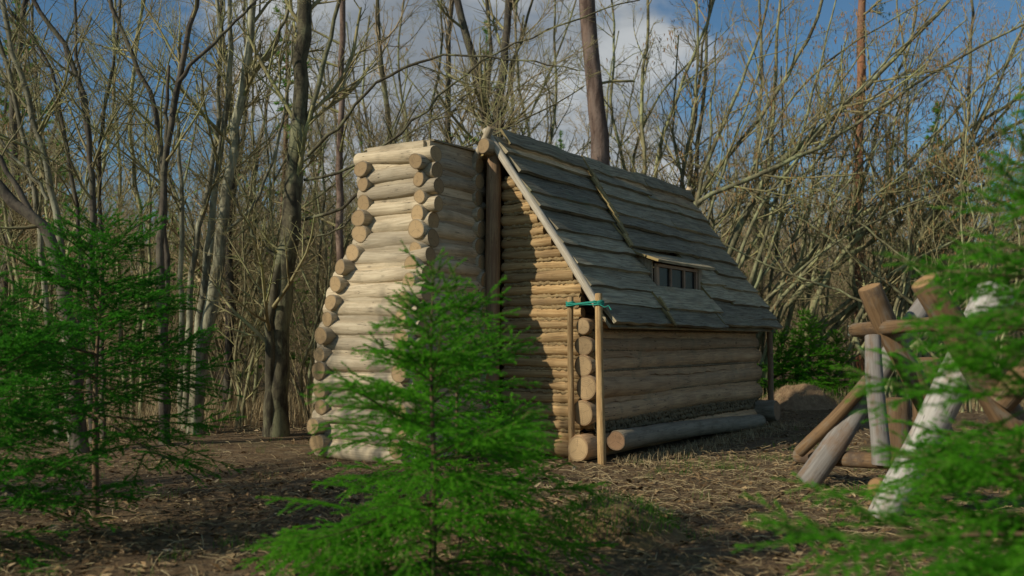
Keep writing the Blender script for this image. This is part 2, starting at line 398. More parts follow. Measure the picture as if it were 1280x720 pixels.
# forest floor: soil, brown leaf mulch, straw and thin moss
m, nt, b, out = new_mat('forest_floor'); B = NB(nt)
co = B.coord('Object')
n1 = B.noise(co, 0.9, 6, 0.6); n2 = B.noise(co, 9, 6, 0.7); n3 = B.noise(co, 34, 5, 0.7); n4 = B.noise(B.scale(co, (1, 2.5, 1)), 3.2, 5, 0.6)
f = B.math('ADD', B.math('MULTIPLY', n2, 0.5), B.math('MULTIPLY', n3, 0.5))
col = B.ramp(f, [(0.3, (0.032, 0.021, 0.011)), (0.45, (0.10, 0.064, 0.032)), (0.56, (0.20, 0.132, 0.064)), (0.7, (0.35, 0.245, 0.125))])
col = B.mix(B.rng(n4, 0.5, 0.66, 0, 0.7), col, B.ramp(n3, [(0.35, (0.15, 0.11, 0.06)), (0.65, (0.33, 0.26, 0.15))]))
col = B.mix(B.rng(n1, 0.54, 0.68, 0, 0.5), col, B.ramp(n3, [(0.35, (0.045, 0.05, 0.02)), (0.65, (0.11, 0.125, 0.045))]))
nt.links.new(col, b.inputs['Base Color']); b.inputs['Roughness'].default_value = 0.95
B.bump(f, 1.0, 0.05, b)
M['floor'] = m

# ------------------------------------------------------------------ world, sun, camera
SUN_AZ = 240.0; SUN_EL = 30.0
w = bpy.data.worlds.new('World'); SC.world = w; w.use_nodes = True
nt = w.node_tree; nt.nodes.clear(); B = NB(nt)
sky = nt.nodes.new('ShaderNodeTexSky'); sky.sky_type = 'NISHITA'; sky.sun_disc = False
sky.sun_elevation = R(SUN_EL); sky.sun_rotation = R(SUN_AZ); sky.ozone_density = 2.0; sky.air_density = 1.0; sky.dust_density = 0.6
gen = B.coord('Generated')
sepd = nt.nodes.new('ShaderNodeSeparateXYZ'); nt.links.new(gen, sepd.inputs[0])
# cloud layer: project the view direction on a flat cloud deck, then fractal noise
den = B.math('ADD', B.math('MAXIMUM', sepd.outputs[2], 0.0), 0.22)
deck = nt.nodes.new('ShaderNodeCombineXYZ')
nt.links.new(B.math('DIVIDE', sepd.outputs[0], den), deck.inputs[0]); nt.links.new(B.math('DIVIDE', sepd.outputs[1], den), deck.inputs[1])
deck.inputs[2].default_value = 3.7
cn = B.noise(deck.outputs[0], 1.5, 9, 0.58, dist=0.25)
bank = B.vmath('DOT_PRODUCT', gen, tuple(unit(np.array([-0.02, 1.0, 0.25]))))
bank = B.rng(bank, 0.955, 0.995, 0, 0.20)
cf = B.rng(B.math('ADD', cn, bank), 0.52, 0.68)
shade = B.noise(deck.outputs[0], 3.0, 6, 0.6)
ccol = B.mix(B.rng(shade, 0.35, 0.65), (3.2, 3.5, 3.8), (6.6, 6.8, 6.8))
skyc = B.mix(1.0, sky.outputs[0], (0.64, 0.88, 0.98), 'MULTIPLY')
bg = nt.nodes.new('ShaderNodeBackground'); bg.inputs[1].default_value = 0.08
nt.links.new(B.mix(B.math('MULTIPLY', cf, 0.9), skyc, ccol), bg.inputs[0])
wo = nt.nodes.new('ShaderNodeOutputWorld'); nt.links.new(bg.outputs[0], wo.inputs[0])

sd = bpy.data.lights.new('sun', 'SUN'); sd.energy = 3.9; sd.angle = R(0.5); sd.color = (1.0, 0.91, 0.77)
so = bpy.data.objects.new('sun', sd); COL.objects.link(so)
tos = Vector((math.sin(R(SUN_AZ)) * math.cos(R(SUN_EL)), math.cos(R(SUN_AZ)) * math.cos(R(SUN_EL)), math.sin(R(SUN_EL))))
so.rotation_euler = (-tos).to_track_quat('-Z', 'Y').to_euler(); so.location = tos * 60
SUNV = np.array(tos)

cd = bpy.data.cameras.new('camera'); cam = bpy.data.objects.new('camera', cd); COL.objects.link(cam)
cam.location = (0, 0, CAMZ); cam.rotation_euler = (R(90) + PITCH, 0, 0)
cd.sensor_width = 36; cd.lens = F / 1280 * 36; cd.clip_end = 2000; cd.clip_start = 0.05
cd.dof.use_dof = True; cd.dof.focus_distance = 11.4; cd.dof.aperture_fstop = 1.35
SC.camera = cam
SC.view_settings.view_transform = 'Standard'; SC.view_settings.look = 'None'; SC.view_settings.gamma = 1; SC.view_settings.exposure = 0.0
try: SC.view_settings.use_curve_mapping = False
except Exception: pass
SC.cycles.max_bounces = 5; SC.cycles.diffuse_bounces = 3; SC.cycles.transparent_max_bounces = 4
SC.cycles.use_denoising = True
SC.cycles.caustics_reflective = False; SC.cycles.caustics_refractive = False

# ------------------------------------------------------------------ ground
def sines(x, y, seed, f0, n=5):
    r = np.random.default_rng(seed); h = np.zeros_like(x); a = 1.0; f = f0
    for i in range(n):
        for _ in range(3):
            th = r.uniform(0, 6.28); h += a * np.sin((x * math.cos(th) + y * math.sin(th)) * f + r.uniform(0, 6.28)) / 3
        a *= 0.55; f *= 1.9
    return h

def ground_h(x, y):
    x = np.asarray(x, float); y = np.asarray(y, float)
    h = 0.035 * sines(x, y, 3, 1.1, 5)
    flat = np.exp(-(((x - 1.5) / 3.5) ** 2 + ((y - 13) / 4.5) ** 2))
    h = h * (1 - 0.8 * flat) + 0.05 * np.exp(-(((x + 4.5) / 3) ** 2 + ((y - 14) / 3) ** 2))
    far = np.clip((y - 24) / 60, 0, 1)
    return h + far * 1.2 * (1 + 0.5 * np.sin(x * 0.07))

n = 300
sx = np.linspace(-1, 1, n); gx = 9 * sx + 190 * sx ** 5
sy = np.linspace(-1, 1, n); gy = 9 + 8.5 * sy + 190 * sy ** 5
GX, GY = np.meshgrid(gx, gy, indexing='ij')
GZ = ground_h(GX, GY)
i = np.arange(n - 1)[:, None]; j = np.arange(n - 1)[None, :]
q = np.stack([i * n + j, (i + 1) * n + j, (i + 1) * n + j + 1, i * n + j + 1], -1).reshape(-1, 4)
a = Acc(); a.add(np.stack([GX, GY, GZ], -1).reshape(-1, 3), q)
g = a.build('ground', M['floor'], attrs=False); tag(g, 'forest floor of brown soil and leaf mulch', 'ground', kind='structure')

# ------------------------------------------------------------------ cabin
CX, CY = 1.09, 11.2
EU = np.array([math.sin(R(33.2)), math.cos(R(33.2)), 0]); EV = np.array([-math.cos(R(33.2)), math.sin(R(33.2)), 0]); EZ = np.array([0, 0, 1.0])
C0 = np.array([CX, CY, 0.0])
def cw(t, u, z): return C0 + t * EV + u * EU + z * EZ
LEN = 5.7; RT = 1.50; RZ = 3.90; ET = -0.14; EZ0 = 1.55
SL = (RZ - EZ0) / (RT - ET)
def roof_z(t): return EZ0 + (t - ET) * SL
cab = empty('log_cabin', C0)
tag(cab, 'small log cabin with steep board roof, dormer window and log chimney', 'cabin')
def cpart(acc, name, mats, parent=cab, smooth=True): return acc.build(name, mats, parent, smooth, origin=C0)

# gable wall of slim poles with straw packing
a = Acc(); z = 0.20; rr = np.random.default_rng(11)
TW = 2 * RT
while z < RZ - 0.28:
    r = rr.uniform(0.062, 0.078)
    inset = max(0.0, (z + r - EZ0) / SL + ET + 0.10)
    t0 = max(0.30, inset)
    t1 = min(RT - .06, TW - inset)
    if TW - inset - 2.0 > .1: log(a, cw(2.0, 0.02, z + r), cw(min(TW - .02, TW - inset), 0.02, z + r), r, k=10, rng=rr)
    if t1 - t0 > 0.15:
        log(a, cw(t0 + rr.uniform(-.0, .03), 0.02 + rr.uniform(-.012, .012), z + r), cw(t1, 0.02, z + r + rr.uniform(-.01, .01)), r, r * rr.uniform(.88, 1), k=14, amp=0.04, bend=0.008, rng=rr, mat=0)
        rough_rope(a, cw(t0 + .03, -0.012, z + 2 * r), cw(t1 - .03, 0.0, z + 2 * r), 0.026, rr, amp=0.6, mat=1)
    z += 2 * r + 0.006
log(a, cw(0.42, 0.0, 0.12), cw(TW, 0.0, 0.12), 0.11, rng=rr)
cpart(a, 'gable_wall', [M['pole'], M['chink']])

# rear gable (same build, plain)
a = Acc(); z = 0.1
while z < RZ - 0.3:
    r = 0.075
    inset = max(0.0, (z + r - EZ0) / SL + ET + 0.08); t0 = max(0.2, inset); t1 = TW - t0
    if t1 > t0: log(a, cw(t0, LEN - .1, z + r), cw(t1, LEN - .1, z + r), r, k=10, rng=rr)
    z += 0.152
cpart(a, 'rear_wall', [M['sidelog']])

# side walls: stacked heavier logs whose ends show beside the corner posts
rows = [(1.565, .095), (1.35, .118), (1.115, .125), (.845, .145), (.565, .145)]
def side_wall(tc, sgn):
    a = Acc()
    for zc, r in rows:
        log(a, cw(tc + rr.uniform(-.01, .01), -0.16 + rr.uniform(-.02, .02), zc), cw(tc + rr.uniform(-.01, .01), LEN - 0.02, zc + rr.uniform(-.02, .02)), r, r * rr.uniform(.86, 1.0), k=20, amp=0.05, bend=0.02, rng=rr)
    # hewn slim filler logs and moss between the big ones
    zs = [rows[i][0] - rows[i][1] for i in range(4)]
    for i, zc in enumerate(zs):
        rough_rope(a, cw(tc - sgn * 0.095, -0.10, zc + .045), cw(tc - sgn * 0.095, LEN - .1, zc + .045), 0.014, rr, amp=0.3, mat=1)
    for zc in zs:
        plank(a, cw(tc - sgn * .062, -.06, zc - .05), EU, EZ, -EV * sgn, LEN - .1, .10, .035, rr, 0, 0, jit=.012, warp=.006)
    log(a, cw(tc + sgn * .02, 0.0, .40), cw(tc + sgn * .02, LEN - .05, .38), .075, rng=rr, mat=1, k=12)
    for dz in (.335, .40, .45):
        rough_rope(a, cw(tc - sgn * 0.06, -.05, dz), cw(tc - sgn * 0.06, LEN - .1, dz), 0.04, rr, amp=0.8, mat=1)
    # ragged fringe of moss hanging from the lowest seam
    for _ in range(170):
        u = rr.uniform(0.1, LEN - .2); l = rr.uniform(.03, .09)
        rough_rope(a, cw(tc - sgn * 0.09, u, .43), cw(tc - sgn * 0.10, u + .02, .43 - l), 0.012, rr, amp=.5, mat=1, k=5)
    # straw packing seen between the round ends
    for zc, r in rows:
        rough_rope(a, cw(tc - .10, -0.05, zc - r), cw(tc + .10, -0.05, zc - r), 0.05, rr, amp=.5, mat=2)
    for tt in (-.11, .11):
        rough_rope(a, cw(tc + tt, -0.02, .35), cw(tc + tt, -0.02, 1.6), 0.035, rr, amp=.5, mat=2)
    return cpart(a, 'side_wall', [M['sidelog'], M['mosschink'], M['chink']])
side_wall(0.20, 1); side_wall(TW - 0.235, -1)
# heavy sill logs
a = Acc(); log(a, cw(-.075, 0.08, .235), cw(-.02, LEN - .38, .11), .120, .11, k=20, rng=rr, bend=.015); s_ = cpart(a, 'sill_log', [M['sillwood']]); s_['label'] = 'grey outer sill log along the ground'
a = Acc(); log(a, cw(.21, -.30, .15), cw(.20, LEN, .165), .148, .14, k=20, rng=rr); cpart(a, 'sill_log', [M['sidelog']])
a = Acc(); log(a, cw(-.22, LEN - .14, .24), cw(1.2, LEN - .05, .24), .17, .15, k=18, rng=rr); cpart(a, 'sill_log', [M['sillwood']])
a = Acc(); log(a, cw(TW - .235, -.1, .165), cw(TW - .235, LEN, .165), .155, k=14, rng=rr); cpart(a, 'sill_log', [M['sidelog']])

# corner posts tied with green cord, ridge post
a = Acc(); log(a, cw(.325, -.24, -.05), cw(.335, -.23, 1.90), .040, .036, rng=rr, k=12, bend=.006); cpart(a, 'corner_post', [M['pole']])
a = Acc(); log(a, cw(-.085, -.26, -.05), cw(-.045, -.25, 1.93), .050, .043, rng=rr, k=12, bend=.008); p2 = cpart(a, 'corner_post', [M['pole']])
a = Acc()
for q_ in range(4):
    zc = 1.80 + .014 * q_
    ring = [cw(-.047 + .056 * math.cos(x), -.25 + .056 * math.sin(x), zc + .006 * math.sin(3 * x + q_)) for x in np.linspace(0, 2 * np.pi, 13)]
    tubes(a, [ring], np.full((1, 13), .008), 6)
    ln = [cw(-.047 + .385 * x, -.25 - .055 + .02 * x - .01 * (q_ % 2), zc - .012 * x + .012 * math.sin(2.6 * x + q_)) for x in np.linspace(0, 1, 9)]
    tubes(a, [ln], np.full((1, 9), .007), 6)
    ring = [cw(.334 + .050 * math.cos(x), -.235 + .050 * math.sin(x), zc - .004 + .006 * math.sin(3 * x + q_)) for x in np.linspace(0, 2 * np.pi, 13)]
    tubes(a, [ring], np.full((1, 13), .008), 6)
tubes(a, [[cw(-.09, -.30, 1.80), cw(-.14, -.29, 1.77), cw(-.18, -.27, 1.79), cw(-.21, -.26, 1.74)]], np.full((1, 4), .007), 6)
cord = cpart(a, 'cord', [M['cord']], p2)
a = Acc(); log(a, cw(-.10, LEN - .05, 0), cw(-.08, LEN - .05, 1.68), .05, .045, rng=rr, k=12); p3 = cpart(a, 'corner_post', [M['postwood']])
a = Acc()
ring = [cw(-.08 + .056 * math.cos(x), LEN - .05 + .056 * math.sin(x), 1.55) for x in np.linspace(0, 2 * np.pi, 13)]
tubes(a, [ring], np.full((1, 13), .012), 6); cpart(a, 'cord', [M['cord']], p3)
a = Acc(); log(a, cw(1.50, -.14, -.05), cw(1.51, -.12, 3.72), .102, .092, rng=rr, k=16, bend=.012); cpart(a, 'ridge_post', [M['postwood']])
a = Acc(); log(a, cw(RT, -.36, RZ - .10), cw(RT, LEN + .30, RZ - .10), .098, .09, rng=rr, k=16); cpart(a, 'ridge_log', [M['peeled']])
# verge poles crossing above the ridge
a = Acc(); log(a, cw(ET + .12, -.17, roof_z(ET + .12) + .02), cw(RT + .06, -.20, roof_z(RT + .06) + .05), .050, .046, rng=rr, k=12, bend=.012); vp = cpart(a, 'verge_pole', [M['palepole']]); vp['label'] = 'pale sunlit pole along the front roof edge'
a = Acc(); log(a, cw(TW - ET - .1, -.24, EZ0 + .1), cw(RT - .07, -.28, RZ + .13), .05, .048, rng=rr, k=12); cpart(a, 'verge_pole', [M['peeled']])
a = Acc(); log(a, cw(ET + .1, LEN + .14, roof_z(ET + .1) - .06), cw(RT + .07, LEN + .14, roof_z(RT + .07) + .0), .05, rng=rr, k=10); cpart(a, 'verge_pole', [M['palepole']])
a = Acc(); log(a, cw(RT + .25, LEN + .22, RZ - .25), cw(RT - .10, LEN + .22, RZ + .20), .055, rng=rr, k=12); cpart(a, 'verge_pole', [M['peeled']])

# roof: long lapped boards, right-hand bay lying over the left one
SLOPE = unit((RT - ET) * EV + (RZ - EZ0) * EZ)           # up the slope, near side
NRM = unit(np.cross(EU, SLOPE)); NRM = NRM if NRM[2] > 0 else -NRM
SLEN = math.hypot(RT - ET, RZ - EZ0)
def rp(s, u, h): return cw(ET, u, EZ0) + SLOPE * s + NRM * h
def seam(s): return 1.38 + 0.72 * s / SLEN
DORM_U0, DORM_U1 = 1.84, 3.34
DT = 0.236                                              # window plane
def s_of_t(t): return (t - ET) / (RT - ET) * SLEN
s_lo, s_hi = s_of_t(DT) - 0.03, s_of_t(0.60)
a = Acc(); nrow = 10; step = SLEN / nrow; rb = np.random.default_rng(5)
tilt = unit(SLOPE - NRM * 0.14)                        # each board lies on the one below
for k_ in range(nrow):
    s0 = k_ * step - 0.02 + rb.uniform(-.03, .03)
    wd = min(step * 1.32, SLEN - s0 + 0.02)
    # left bay
    plank(a, rp(s0, -.15 + rb.uniform(-.04, .03), .055), EU, tilt, NRM, (DORM_U0 + .12 if s_lo - .3 < s0 < s_hi else seam(s0 + .15) + .19 + rb.uniform(0, .1)), wd, .044, rb, 0, 0, jit=.008, warp=.009)
    # right bay
    s1 = s0 - 0.07 + rb.uniform(-.03, .03); h = .10
    ue = LEN + .16 + rb.uniform(-.05, .05)
    us = seam(max(s1, 0) + .15) + rb.uniform(-.03, .03)
    spans = [(us, ue)]
    if s1 + step * 1.1 > s_lo and s1 < s_hi - .1:
        spans = [(DORM_U1 + .03, ue)]
    for (ua, ub) in spans:
        if ub - ua > 2.2:
            cut = ua + (ub - ua) * rb.uniform(.36, .66)
            plank(a, rp(s1, ua, h), EU, tilt, NRM, cut - ua, min(wd + .05, SLEN - s1 + .02), .044, rb, 0, 1, jit=.009, warp=.010)
            plank(a, rp(s1 + rb.uniform(-.07, .05), cut - .12, h - .012), EU, tilt, NRM, ub - cut + .12, min(wd + .03, SLEN - s1 + .01), .044, rb, 0, 1, jit=.009, warp=.010)
        else:
            plank(a, rp(s1, ua, h), EU, tilt, NRM, ub - ua, min(wd + .05, SLEN - s1 + .02), .036, rb, 0, 1, jit=.012, warp=.006)
# weathered end grain of the upper bay shows as a pale stepped strip
for k_ in range(9):
    sa = s_hi - .02 + (SLEN - s_hi) * k_ / 9; se = (SLEN - s_hi) / 9 + .03
    plank(a, rp(sa, seam(sa) - .055 + rb.uniform(-.018, .018), .118), EU, SLOPE, NRM, .075 + rb.uniform(0, .03), se, .032, rb, 1, 1, jit=.008, warp=.0)
for k_ in range(2):
    sa = -.05 + k_ * .23; plank(a, rp(sa, seam(sa + .1) - .03, .135), EU, SLOPE, NRM, .055, .22, .014, rb, 1, 1, jit=.006, warp=.0)
# ridge capping boards
for uu, ll in ((-.10, 2.4), (2.0, 2.1), (3.9, 2.0)):
    plank(a, rp(SLEN - .16, uu, .115 + rb.uniform(0, .02)), EU, SLOPE, NRM, ll, .22, .03, rb, 0, 1, jit=.02, warp=.015)
# far slope
SL2 = unit(-(RT - ET) * EV + (RZ - EZ0) * EZ); N2 = unit(np.cross(SL2, EU)); N2 = N2 if N2[2] > 0 else -N2
tilt2 = unit(SL2 - N2 * .115)
for k_ in range(nrow):
    plank(a, cw(TW - ET, -.15, EZ0) + SL2 * (k_ * step - .02) + N2 * .055, EU, tilt2, N2, LEN + .32, step * 1.3 if k_ < nrow - 1 else step, .034, rb, 0, 1)
# rough under-boarding keeps daylight out
for k_ in range(6):
    ss = k_ * SLEN / 6
    for (ua, ub) in ([(-.12, DORM_U0 - .02), (DORM_U1 + .02, LEN + .05)] if s_lo - .25 < ss < s_hi - .1 else [(-.12, LEN + .05)]):
        plank(a, rp(ss, ua, -.03), EU, SLOPE, NRM, ub - ua, SLEN / 6 - .004, .03, rb, 0, 0, jit=0, warp=0)
cpart(a, 'roof', [M['roofboard'], M['boardend']], smooth=False)

# dormer
dm = Acc()
wz0, wz1 = 2.065, 2.43
# dormer roof boards, shallow pitch, running along the ridge direction
top = cw(0.86, 0, 2.71); low = cw(0.13, 0, 2.435)
sv = top - low; sl = np.linalg.norm(sv); sv = sv / sl
nv = unit(np.cross(EU, sv)); nv = nv if nv[2] > 0 else -nv
for q_ in range(4):
    plank(dm, low + EU * (DORM_U0 - .12 + rb.uniform(-.03, .03)) + sv * (q_ * sl / 4) + nv * (.02 + .0 * q_), EU, unit(sv - nv * .05), nv, 1.0 + .95 + rb.uniform(-.1, .35), sl / 4 * 1.3, .034, rb, 0, 1, jit=.012)
d_o = cpart(dm, 'dormer', [M['roofboard'], M['boardend']], smooth=False)
for u_ in (DORM_U0, DORM_U1 - .03):
    a = Acc()
    # wedge-shaped cheek boards
    tA, tB = DT + .02, .66
    pts = [(tA, roof_z(tA) - .02), (.60, roof_z(.60)), (.60, 2.605), (tA, 2.465)]
    V = [cw(t, u_ + d, zz) for d in (0, .03) for t, zz in pts]
    wc = [(zz * 1.0, t * 1.0, 41 + u_) for d in (0, .03) for t, zz in pts]
    a.add(V, [[0, 1, 2, 3], [4, 7, 6, 5], [0, 4, 5, 1], [1, 5, 6, 2], [2, 6, 7, 3], [3, 7, 4, 0]], wc=wc)
    cpart(a, 'cheek', [M['cheek']], d_o, smooth=False)
a = Acc()
uA, uB = DORM_U0 + .06, DORM_U1 - .04
fz = wz0 + .02
def bar(u0, u1, z0, z1, t0, th, mat=0): box(a, cw(t0 + th / 2, (u0 + u1) / 2, (z0 + z1) / 2), EU * (u1 - u0) / 2, EV * th / 2, EZ * (z1 - z0) / 2, mat)
bar(uA, uB, fz, fz + .045, DT - .035, .05); bar(uA, uB, wz1 - .04, wz1, DT - .035, .05)
bar(uA, uA + .06, fz + .047, wz1 - .042, DT - .032, .05); bar(uB - .06, uB, fz + .047, wz1 - .042, DT - .032, .05)
for f_ in (1 / 3, 2 / 3):
    uc = uA + (uB - uA) * f_; bar(uc - .024, uc + .024, fz + .047, wz1 - .042, DT - .028, .035)
wf = cpart(a, 'window_frame', [M['frame']], d_o, smooth=False)
a = Acc(); bar(uA + .02, uB - .02, fz + .02, wz1 - .02, DT + .0, .008); cpart(a, 'pane', [M['glass']], d_o, smooth=False)
a = Acc()
plank(a, cw(DT - .06, DORM_U0 - .0, wz0 - .03), EU, unit(EV * 1.0), EZ, DORM_U1 - DORM_U0, .10, .03, rb, 0, 0, jit=.004, warp=.002)
plank(a, cw(DT - .02, uB + .005, fz), EZ, EU, -EV, wz1 - fz, .11, .03, rb, 0, 0, jit=.004, warp=.0)
cpart(a, 'sill', [M['cheek']], d_o, smooth=False)

# chimney: crib of peeled logs, wide firebox narrowing into the stack
a = Acc(); rc = np.random.default_rng(21)
def prof(z):
    f_ = np.interp(z, [1.0, 1.2, 1.54, 1.82, 2.15, 2.38, 2.65], [0, .05, .14, .26, .46, .69, 1])
    return (1.62 + .13 * f_, 2.86 - .24 * f_, 1.62 - .45 * f_)      # t right, t left, projection
z = 0.0; cz = .205; top_z = 3.62
ov = .15
ci = 0
while z < top_z:
    r = rc.uniform(.094, .114)
    tr, tl, pj = prof(z + r)
    jj = lambda s=.02: rc.uniform(-s, s)
    zc = z + r
    # front and back logs (across)
    log(a, cw(tr - ov - .02 + jj(.05), -pj + jj(.02), zc), cw(tl + ov + jj(.06), -pj + jj(.02), zc + jj(.02)), r, r * rc.uniform(.85, 1.1), k=18, amp=.075, bend=.014, rng=rc)
    log(a, cw(tr - .12 + jj(.02), -.22, zc), cw(tl + ov + jj(.03), -.22, zc), r * .98, k=14, amp=.06, rng=rc)
    # side logs half a course higher
    zs_ = zc + cz / 2
    if zs_ < top_z + .05:
        tr, tl, pj = prof(zs_)
        log(a, cw(tr + jj(.01), -pj - ov - .01 + jj(.05), zs_), cw(tr + jj(.01), -.06, zs_ + jj(.012)), r * rc.uniform(.84, 1.08), k=18, amp=.08, bend=.015, rng=rc)
        log(a, cw(tl + jj(.01), -pj - ov - .01 + jj(.06), zs_), cw(tl + jj(.015), -.06, zs_ + jj(.012)), r * rc.uniform(.84, 1.08), k=16, amp=.09, bend=.015, rng=rc)
    # hewn infill behind the round faces
    for f_ in (0, 1):
        zz = zc + f_ * cz / 2; tr, tl, pj = prof(zz)
        box(a, cw((tr + tl) / 2, -pj - .045 + .06, zz), EV * (tl - tr) / 2, EU * .06, EZ * .052)
        box(a, cw(tr - .010, -pj / 2 - .1, zz), EV * .055, EU * (pj / 2 - .1), EZ * .052)
    z += cz; ci += 1
chim = cpart(a, 'chimney', [M['peeled'], M['mosschink']])
a = Acc()
tr, tl, pj = prof(3.6)
for q_ in range(7):
    t_ = rc.uniform(tr + .2, tl - .25); p_ = rc.uniform(-pj + .25, -.45)
    e1 = unit(EV * math.cos(q_) + EU * math.sin(q_)); e2 = np.cross(EZ, e1)
    plank(a, cw(t_, p_, 3.735 + .008 * q_), e1, e2, EZ, rc.uniform(.2, .34), rc.uniform(.10, .16), .02, rc, jit=.02, warp=.006)
plank(a, cw(tr - .1, -pj + .02, 3.735), EV, EU, EZ, tl - tr + .2, pj - .25, .02, rc, jit=.02, warp=.01)
cpart(a, 'chimney_cap', [M['roofboard']], chim, smooth=False)

# ------------------------------------------------------------------ log trestle on the right
ts = empty('log_trestle', (px(1100, 600, 8.6)[0], 8.6, 0)); TO = np.array(ts.location)
tag(ts, 'barrier of crossed logs on a horizontal pole in the clearing beside the cabin', 'log barrier')
def tpart(name, p0, p1, r0, r1, mat, label=None, k=16):
    a = Acc(); log(a, px(*p0), px(*p1), r0 * .88, r1 * .88, k=k, rng=rr, amp=.09, bend=.016)
    o = a.build(name, [M[mat]], ts, origin=TO)
    if label: o['label'] = label
    return o
tpart('leg', (1008, 606, 9.3), (1164, 368, 9.35), .130, .10, 'greylog', 'grey leg leaning right, far pair')
tpart('leg', (1200, 600, 9.3), (1088, 358, 9.05), .130, .12, 'brownlog', 'brown weathered leg leaning left, far pair')
tpart('leg', (1098, 648, 7.65), (1252, 362, 7.75), .125, .165, 'whitelog', 'bleached white leg with a thick rounded top')
tpart('leg', (1305, 590, 7.5), (1152, 352, 7.35), .14, .125, 'brownlog', 'orange brown leg with a fresh cut top')
tpart('beam', (1070, 411, 9.6), (1300, 402, 7.0), .078, .07, 'brownlog')
tpart('post', (1102, 582, 8.75), (1091, 420, 8.9), .098, .085, 'greylog')
tpart('lower_rail', (998, 568, 9.9), (1320, 592, 7.3), .085, .08, 'brownlog')
tpart('brace', (1000, 566, 9.55), (1086, 474, 9.1), .072, .068, 'brownlog')
tpart('brace', (1250, 505, 7.35), (1330, 420, 7.2), .12, .11, 'brownlog')
tpart('foot_log', (1096, 612, 8.0), (1190, 604, 8.4), .10, .09, 'brownlog')

# sawn stumps standing behind the trestle
for (x0, y0, Y, r, lab) in ((1122, 498, 10.9, .135, 'short sawn stump with pale top behind the grey post of the log barrier'), (1158, 448, 11.6, .16, 'taller sawn stump behind the white leg of the log barrier')):
    p = px(x0, y0, Y); h = p[2]; a = Acc()
    log(a, (0, 0, -.05), (0, 0, h), r * 1.08, r, k=18, rng=rr, amp=.05, bend=0)
    o = a.build('tree_stump', [M['brownlog']]); o.location = (p[0], p[1], 0)
    tag(o, lab, 'stump')

# ------------------------------------------------------------------ vegetation builders (vectorised)
def children(rng, P, Rr, k, t0, t1, lenf, ang, rf, n, up=0.3, wander=0.18, rmin=0.0015, per_len=None, absl=None, curl=0.0):
    """side branches for every polyline in P; returns new polylines and radii"""
    m, N, _ = P.shape
    seg = np.linalg.norm(np.diff(P, axis=1), axis=2); PL = seg.sum(1)
    if per_len is not None:
        cnt = np.maximum(1, (PL * per_len * (t1 - t0) + rng.uniform(0, 1, m)).astype(int)); idx = np.repeat(np.arange(m), cnt)
    else: idx = np.repeat(np.arange(m), k)
    K = len(idx); t = rng.uniform(t0, t1, K)
    f = t * (N - 1); i0 = np.minimum(f.astype(int), N - 2); fr = (f - i0)[:, None]
    p = P[idx, i0] * (1 - fr) + P[idx, i0 + 1] * fr
    tg = unit(P[idx, i0 + 1] - P[idx, i0])
    r = Rr[idx, i0] * (1 - fr[:, 0]) + Rr[idx, i0 + 1] * fr[:, 0]
    rnd = rng.normal(size=(K, 3)); perp = unit(rnd - (rnd * tg).sum(1, keepdims=True) * tg)
    A = R(1) * rng.uniform(ang[0], ang[1], K)[:, None]
    d = tg * np.cos(A) + perp * np.sin(A)
    L = (PL[idx] * lenf if absl is None else absl * np.ones(K)) * (1.15 - 0.75 * t) * rng.uniform(.6, 1.3, K)
    pts = [p]; dd = d
    for q_ in range(n - 1):
        dd = unit(dd + wander * rng.normal(size=(K, 3)) + np.array([0, 0, up / n]) + curl * tg / n)
        pts.append(pts[-1] + dd * (L / (n - 1))[:, None])
    P2 = np.stack(pts, 1)
    rr_ = np.maximum(r * rf, rmin)[:, None] * np.linspace(1, .3, n)[None, :]
    return P2, np.maximum(rr_, rmin * .7)

def bare_crown(rng, stems, acc, l1=2.2, n2=5, n3=4, n4=0, l1len=2.0, up=.5, t0=.25, catk=0, rmin=.0025, len_abs=None, ang=(28, 62), tuft=0):
    """branches and twigs for a set of stem polylines [(pts, radii)]"""
    Ps = np.stack([s[0][np.round(np.linspace(0, len(s[0]) - 1, 24)).astype(int)] if len(s[0]) > 24 else resample(s[0], 24) for s in stems]); Rs = np.stack([np.interp(np.linspace(0, 1, 24), np.linspace(0, 1, len(s[1])), s[1]) for s in stems])
    P1, R1 = children(rng, Ps, Rs, 0, t0, .98, 0, ang, .5, 7, up, .10, rmin * 1.8, per_len=l1, absl=l1len)
    R1 = np.minimum(R1, .03)
    tubes(acc, P1, R1, 5, 0)
    P2, R2 = children(rng, P1, R1, n2, .12, 1.0, .58, (22, 55), .6, 5, up * .6, .12, rmin * 1.2)
    tubes(acc, P2, R2, 4, 0)
    last = P2, R2
    if n3:
        P3, R3 = children(rng, P2, R2, n3, .12, 1.0, .58, (22, 58), .7, 4, up * .3, .15, rmin)
        tubes(acc, P3, R3, 3, 0); last = P3, R3
    if tuft:
        e = last[0][:, 1:].reshape(-1, 3); e = np.repeat(e, tuft, axis=0); K = len(e)
        d = unit(rng.normal(size=(K, 3)) + np.array([0, 0, .4])) * rng.uniform(.06, .12, (K, 1)); f_ = unit(np.cross(d, rng.normal(size=(K, 3)))) * .006
        acc.add(np.stack([e - f_, e + f_, e + d], 1).reshape(-1, 3), None, np.arange(3 * K).reshape(-1, 3), mat=2, cap=rng.random(3 * K))
    if catk:
        P, Rr = last
        sel = rng.random(len(P)) < catk
        e = P[sel][:, -1]; K = len(e); L = rng.uniform(.05, .11, K)
        sw = rng.normal(size=(K, 3)) * .01
        pts = np.stack([e, e - np.stack([sw[:, 0], sw[:, 1], L * .4], 1), e - np.stack([sw[:, 0] * 2, sw[:, 1] * 2, L], 1)], 1)
        tubes(acc, pts, np.stack([np.full(K, .006), np.full(K, .011), np.full(K, .004)], 1), 4, 1)

